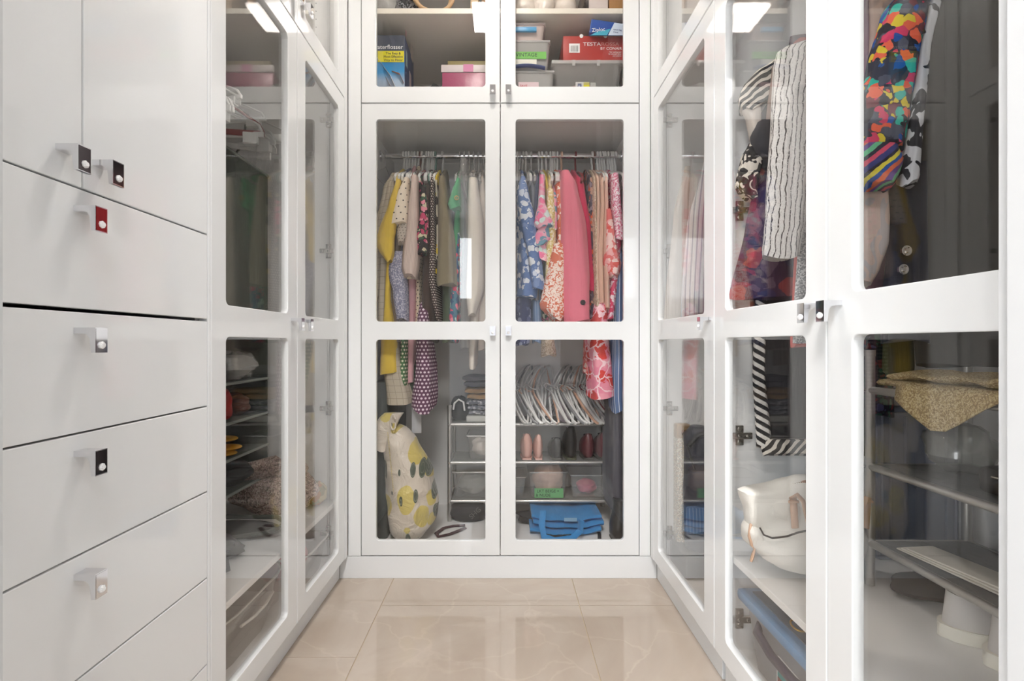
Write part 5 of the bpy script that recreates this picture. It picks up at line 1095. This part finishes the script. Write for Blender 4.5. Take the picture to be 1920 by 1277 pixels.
face_cloth('cream_blouse', 'cream silky blouse strip between lilac and multicolour cloth', 'blouse', [('body', [(-40, 1670, 60), (60, 1664, 44), (300, 1648, 44), (420, 1646, 40)], 1.065, .014, fab('cream silk', c_(216, 196, 186)))], 'clothes behind the nearest pane')
face_cloth('marbled_jacket', 'pale pink and grey marbled jacket whose puffed sleeve hangs lowest left', 'jacket', [('sleeve', [(320, 1652, 50), (400, 1650, 70), (450, 1648, 72), (500, 1634, 64), (528, 1622, 52)], 1.00, .04, MARB), ('hem', [(400, 1616, 30), (500, 1618, 50), (532, 1618, 44)], 1.04, .02, MARB)], 'clothes behind the nearest pane')
t = face_cloth('navy_coat', 'dark navy coat with two silver snap buttons behind the multicolour sleeve', 'coat', [('body', [(300, 1712, 70), (420, 1712, 72), (600, 1706, 90), (640, 1706, 90)], 1.06, .012, fab('dark navy', c_(40, 42, 54)))], 'clothes behind the nearest pane')
for px, py in ((1700, 470), (1694, 505)): MB().lathe(P(px, py, 1.045), [(.011, .004), (.011, -.001), (.0085, -.002), (.006, -.0008), (.004, -.003)], 20, axis='y').build('snap_button', CHROME, t)
face_cloth('multicolour_dress', 'multicolour brush print dress with a bright banded cuff', 'dress', [('sleeve', [(-60, 1760, 56), (0, 1722, 74), (100, 1700, 84), (200, 1680, 92), (270, 1664, 98)], .97, .035, LEO), ('cuff', [(262, 1662, 90), (290, 1660, 112), (318, 1656, 100), (336, 1660, 74), (343, 1664, 50)], .955, .04, CUFF.m), ('panel', [(-60, 1770, 30), (100, 1738, 26), (250, 1726, 22), (330, 1718, 30), (340, 1716, 26)], .985, .02, animal('black white brush', c_(196, 196, 200), c_(40, 40, 46), 40, (1, 1, 1), .5, .52))], 'clothes behind the nearest pane')
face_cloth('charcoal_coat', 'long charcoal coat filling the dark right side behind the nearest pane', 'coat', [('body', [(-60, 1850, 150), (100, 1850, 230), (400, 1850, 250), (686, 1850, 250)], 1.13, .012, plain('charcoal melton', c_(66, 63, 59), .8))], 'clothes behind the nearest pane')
face_cloth('dark_floral_skirt', 'dark floral skirt with small dots at the left of the lower nearest pane', 'skirt', [('body', [(560, 1640, 76), (700, 1636, 86), (780, 1640, 80)], 1.27, .012, floral('navy and wine dots', c_(44, 44, 60), [c_(120, 50, 60), c_(50, 90, 80), c_(80, 80, 120)], 60, .6))], 'clothes behind the nearest pane')
face_cloth('olive_skirt', 'plain olive skirt hem beside the dark floral skirt', 'skirt', [('body', [(560, 1690, 50), (690, 1690, 60), (702, 1690, 56)], 1.22, .010, fab('olive drab', c_(92, 90, 62)))], 'clothes behind the nearest pane')
# white handbag
SHF = .385
HB = plain('white pebbled leather', c_(222, 218, 210), .5, bump=(420, .5, .0012)); TAN = plain('tan saddle leather', c_(182, 150, 126), .5)
t = thing('handbag', 'white pebbled leather handbag with tan straps on the right shelf', 'handbag', (.78, 1.245, SHF))
def slab(rows, Y, dp, n=40, seed=0, amp=.02, m=None):   # rows: row px, left px, right px, half depth
    rings = []; N = 26; y0, y1 = rows[0][0], rows[-1][0]
    for i in range(N + 1):
        y = y0 + (y1 - y0) * i / N; a_, b_, d_ = interp(rows, y); ring = []
        xa, xb = PX(a_, Y), PX(b_, Y)
        for k in range(n):
            a = 2 * PI * k / n; c, s = math.cos(a), math.sin(a)
            q = 1 + amp * math.sin(a * 4 + i * .3 + seed)
            ring.append(Vector(((xa + xb) / 2 + (xb - xa) / 2 * math.copysign(abs(c) ** .55, c) * q, Y + dp + d_ * math.copysign(abs(s) ** .7, s) * (1 + amp * 2 * math.sin(i * .5 + a * 3)), PZ(y, Y))))
        rings.append(ring)
    return MB().skin(rings, m)
HY = 1.165
body = slab([(906, 1520, 1610, .012), (920, 1478, 1640, .03), (936, 1415, 1660, .045), (980, 1424, 1650, .055), (1006, 1430, 1640, .06)], HY, .07); body.build('body', HB, t, sharp=70)
slab([(1000, 1427, 1650, .061), (1012, 1424, 1652, .070), (1040, 1428, 1650, .074), (1060, 1446, 1640, .072), (1080, 1478, 1610, .06), (1087, 1500, 1590, .045)], HY, .07, amp=.015).build('front_pocket', HB, t, sharp=70)
MB().tube([P(x, y, yy) for x, y, yy in ((1425, 990, 1.19), (1432, 1003, 1.172), (1448, 1009, 1.160), (1475, 1006, 1.157), (1498, 998, 1.158), (1530, 992, 1.16))], .0022, 6).build('pocket_piping', plain('dark edge paint', c_(70, 62, 56), .5), t)
mb = MB(); pts = [P(x, y, HY + .05) for x, y in ((1412, 938), (1430, 930), (1455, 919), (1480, 911), (1512, 904))]; mb.tube(pts, .0055, 8).build('zip_piping', plain('tan zip tape', c_(176, 120, 84), .5), t)
mb = MB()
for k in range(34):
    f = k / 33; i_ = min(3, int(f * 4)); p = pts[i_].lerp(pts[i_ + 1], f * 4 - i_) + Vector((0, -.004, .004)); mb.box(p - Vector((.0008, .0012, .0016)), p + Vector((.0008, .0012, .0016)))
tag(mb.build('zip_teeth', plain('brass zip', c_(120, 90, 60), .3, .8), t, smooth=False), kind='stuff')
for xx, s in ((1487, 1), (1626, -1)):
    MB().tube([P(xx, 932, HY + .005), P(xx + 2 * s, 960, HY), P(xx + 4 * s, 990, HY + .002)], .0085, 10, flat=.4).build('strap_tab', TAN, t)
    MB().tube([P(xx - 8, 941, HY - .004), P(xx + 10, 941, HY - .004)], .0035, 8).build('strap_keeper', TAN, t)
MB().tube([P(1484, 934, HY), P(1494, 927, HY - .012), P(1506, 940, HY - .02), P(1516, 985, HY - .02), P(1530, 1030, HY - .02), P(1570, 1040, HY - .02), P(1600, 1010, HY - .02), P(1616, 950, HY - .012), P(1622, 932, HY)], .0085, 10, flat=.45).build('handle', TAN, t)
MB().tube([P(1418, 965, HY + .06), P(1408, 985, HY + .05), P(1405, 1005, HY + .05), P(1410, 1022, HY + .05), P(1416, 1028, HY + .05)], .0042, 8).build('side_loop', TAN, t)
MB().tube([P(1416, 1026, HY + .045), P(1412, 1040, HY + .045), P(1408, 1053, HY + .045)], [.003, .006, .005], 8, flat=.5).build('zip_pull', TAN, t)
tag(MB().box((PX(1484, 1.30), 1.30, SHF), (PX(1614, 1.30), 1.33, PZ(898, 1.30)), bev=.004).build('blue_box', plain('sky blue card', c_(96, 168, 208), .5)), 'sky blue box standing behind the white handbag', 'box')
# blue-lidded tote under the shelf
t = bin_('storage_bin', 'grey tote with a blue lid and printed label under the right shelf', .650, 1.08, .90, 1.335, .109, .272, plain('grey translucent tote', c_(150, 152, 156), .3), rnd=.03, taper=.018)
BLID = plain('steel blue lid', c_(104, 146, 186), .35)
MB().box((.636, .885, .272), (1.095, 1.35, .300), bev=.010).build('lid', BLID, t)
MB().box((.665, .915, .300), (1.065, 1.32, .304), bev=.002).build('lid_panel', plain('slate blue lid panel', c_(78, 98, 118), .4), t)
MB().tube([(.660, 1.265, .247), (.640, 1.245, .236), (.634, 1.17, .226), (.634, 1.08, .226), (.640, 1.015, .236), (.660, .995, .247)], .011, 10).build('handle', plain('dark plum handle', c_(58, 54, 72), .4), t)
LY0, LY1 = 1.01, 1.175
MB().box((.6505, LY0, .128), (.6555, LY1, .222)).build('label', WH, t, smooth=False)
MB().box((.6497, LY0 + .005, .178), (.6504, LY1 - .005, .217)).build('label_panel', plain('teal label', c_(50, 150, 146), .4), t, smooth=False)
MB().box((.6497, LY0 + .005, .132), (.6504, LY1 - .005, .177)).build('label_panel', plain('maroon label', c_(120, 40, 44), .4), t, smooth=False)
text('lettering', 'STORAGE', .021, (.6490, LY1 - .012, .152), WH, t, rot=(PI / 2, 0, -PI / 2)); text('lettering', 'TOTE', .016, (.6490, LY1 - .012, .136), WH, t, rot=(PI / 2, 0, -PI / 2))
MB().box((.6505, .97, .128), (.6555, 1.003, .222)).build('label', plain('pale green label', c_(206, 220, 200), .5), t, smooth=False)
t = thing('camel_bag', 'camel leather bag with a gold ring lying on the blue lid', 'bag', (.80, 1.10, .305))
MB().blob((.80, 1.08, .305 + .028), (.125, .17, .030), 28, noise=.10, seed=2, flat=.027, p=.6).build('body', plain('camel leather', c_(176, 142, 96), .45), t)
MB().tube([(.688 + .016 * math.cos(a), 1.15 + .018 * math.sin(a), .309 + .004 * math.sin(a)) for a in [2 * PI * k / 20 for k in range(20)]], .0022, 8, closed=True).build('ring', GOLD, t)
# rack in the near right wardrobe
DK = fab('dark grey rack fabric', c_(84, 84, 84), .05)
r2 = rack('shoe_rack', 'silver tube shoe rack standing on the shelf of the near right wardrobe', .455, 1.19, .885, 1.12, SHF + .001, .565, [.487, .672, .857], DK, axis='y')
L2 = [z + .0095 for z in (.487, .672, .857)]
TEX = speck('tan paisley brocade', [c_(186, 166, 122), c_(164, 142, 100), c_(200, 184, 144), c_(146, 122, 86)], 420, .7, 0, .0006)
t = thing('brocade_cloth', 'tan brocade cloth folded on the rack top, one corner hanging over the front rail', 'cloth', (.98, 1.0, L2[2]))
for k, (y0, y1, z0, z1) in enumerate(((.80, 1.17, 0, .022), (.84, 1.14, .020, .040))):
    rings = []
    for i in range(21):
        y = y0 + (y1 - y0) * i / 20; rings.append([Vector((.985 + .10 * math.cos(a) * (1 - .04 * k) + .006 * math.sin(i * 1.1 + k), y, L2[2] + (z0 + z1) / 2 + (z1 - z0) / 2 * math.copysign(abs(math.sin(a)) ** .6, math.sin(a)) + .004 * math.sin(i * .9 + a * 2) * k)) for a in [2 * PI * j / 20 for j in range(20)]])
    MB().skin(rings).build('fold', TEX, t)
mb = MB(); g = []
for i in range(10):
    for j in range(9):
        u = i / 9; v = j / 8; y = .82 + u * .26; drop = max(0, .094 * (1 - abs(u - .62) * 1.7)) * v
        g.append(Vector((.866 - .005 * math.sin(u * 9) - .004 * v, y, .874 - drop + .006)))
fs = [(i * 9 + j, (i + 1) * 9 + j, (i + 1) * 9 + j + 1, i * 9 + j + 1) for i in range(9) for j in range(8)]
o = mb.add(g, fs).build('hanging_corner', TEX, t); s_ = o.modifiers.new('thick', 'SOLIDIFY'); s_.thickness = .003
t = pump('white_slipper', 'white slipper heel at the right edge of the rack top', .955, .74, L2[2], plain('white canvas slip', c_(210, 206, 198), .6), .04, .07, .06, None, plain('white slip sole', c_(220, 218, 212), .6))
t = thing('storage_box', 'blue-grey ribbed storage box standing on edge against the end panel behind the rack', 'storage box', (1.11, 1.33, SHF))
SG = plain('blue grey plastic', c_(124, 130, 146), .35)
MB().box((1.0, 1.318, SHF + .001), (1.222, 1.352, .80), bev=.012).build('panel', SG, t)
for x in (1.035, 1.075, 1.13, 1.185): MB().box((x - .003, 1.312, SHF + .03), (x + .003, 1.320, .775), bev=.0015).build('rib', SG, t)
MB().tube([(1.012, 1.316, SHF + .02), (1.21, 1.316, SHF + .02), (1.21, 1.316, .785), (1.012, 1.316, .785)], .004, 8, closed=True).build('rim', SG, t)
MB().tube([(1.10 + .008 * math.cos(a), 1.314, .60 + .020 * math.sin(a)) for a in [2 * PI * k / 20 for k in range(20)]], .0015, 6, closed=True).build('moulded_badge', SG, t)
t = thing('black_clutch', 'black clutch with metal clasp on the middle level of the near right rack', 'bag', (.99, .86, L2[1]))
MB().box((.915, .76, L2[1] + .001), (1.08, .955, L2[1] + .055), bev=.016).build('body', plain('dark grained leather', c_(44, 42, 42), .4, bump=(200, .3, .001)), t)
MB().tube([(.913, .80, L2[1] + .038), (.913, .92, L2[1] + .038)], .003, 8).build('clasp', STEEL, t)
MB().tube([(.93, .78, L2[1] + .05), (.90, .74, L2[1] + .02), (.91, .66, L2[1] + .012), (.96, .62, L2[1] + .008)], .008, 8, flat=.5).build('strap', BLACKL, t)
t = tag(MB().blob((1.02, 1.10, L2[1] + .055), (.07, .06, .055), 24, noise=.12, seed=4, flat=.053).build('plastic_bag', glassy('dark cloudy film', (.8, .8, .78), .06, .12, .3, (.5, .5, .46))), 'cloudy plastic bag on the far end of the middle rack level', 'plastic bag')
t = thing('paper_bag', 'flat folded white paper bag on the lowest rack level', 'paper bag', (.98, 1.0, L2[0]))
for k in range(3): MB().box((.915 + .004 * k, .885, L2[0] + .0005 + .004 * k), (1.0 - .003 * k, 1.135 - .01 * k, L2[0] + .004 + .004 * k), rot=Matrix.Rotation(.12 + .02 * k, 3, 'Z')).build('sheet', plain('white paper', c_(214, 208, 196), .6), t, smooth=False, bev=.001)
t = tag(MB().blob((1.0, 1.13, SHF + .026), (.11, .05, .026), 26, noise=.06, seed=4, flat=.025, p=.7).build('black_hat', BLACKF), 'flat black felt hat on the shelf under the far end of the rack', 'hat')
# white sneakers under the rack
def sneaker(label, x, y, yaw, grp):
    t = thing('sneaker', label, 'shoe', (0, 0, 0), grp); N = 22
    SOLE = plain('white rubber', c_(228, 224, 212), .5); UP = plain('pale grey suede', c_(198, 194, 190), .7)
    def outline(v): return .040 * (1 - abs(2 * v - 1) ** 3.2) ** .5 * (1 + .12 * math.sin(PI * v * 1.4 + .6))
    for nm, mat, z0, z1, gr in (('sole', SOLE, 0, .026, 1.0), ('foxing_stripe', SOLE, .020, .024, 1.025)):
        pts = [(v, 1) for v in [i / N for i in range(N + 1)]] + [(v, -1) for v in [1 - i / N for i in range(N + 1)]]
        rings = [[Vector((s * max(outline(v), .004) * gr, -.13 + .26 * v * 1.0, z)) for v, s in pts] for z in (z0, z1)]
        MB().skin(rings).build(nm, mat, t)
    rings = []
    for i in range(9):
        f = i / 8; z = .022 + f * .066; ring = []
        for k in range(32):
            a = 2 * PI * k / 32; v = .5 - .5 * math.cos(a) if False else (math.sin(a) + 1) / 2; s = 1 if math.cos(a) >= 0 else -1
            L_ = 1 - .62 * f ** 1.2                         # the upper shortens toward the ankle opening at the heel
            yy = -.122 + .244 * v * L_ + .010 * f
            ring.append(Vector((s * max(outline(v) * (1 - .28 * f), .003) * .93, yy, z - .016 * f * v)))
        rings.append(ring)
    MB().skin(rings).build('upper', UP, t)
    MB().lathe((0, -.062, .082), [(.0001, .002), (.022, .002), (.022, .007)], 16).build('ankle_opening', plain('grey lining', c_(150, 146, 142), .8), t)
    MB().box((-.034, -.03, .024), (.034, -.028, .06)).build('seam', UP, t)
    t.location = (x, y, SHF + .001); t.rotation_euler = (0, 0, yaw); return t
sneaker('pale grey and white sneaker, left one of the pair under the rack', .998, .965, -1.72, None)
sneaker('pale grey and white sneaker, right one half hidden by the door stile', 1.0, .872, -1.72, None)
# items seen high in the near right bay
# strike plate on the left jamb
t = tag(MB().box((DL - .001, .345, .865), (DL + .004, .385, .905), bev=.003).build('door_strike', STEEL), 'small grey metal latch on the door jamb at the left edge', 'latch')
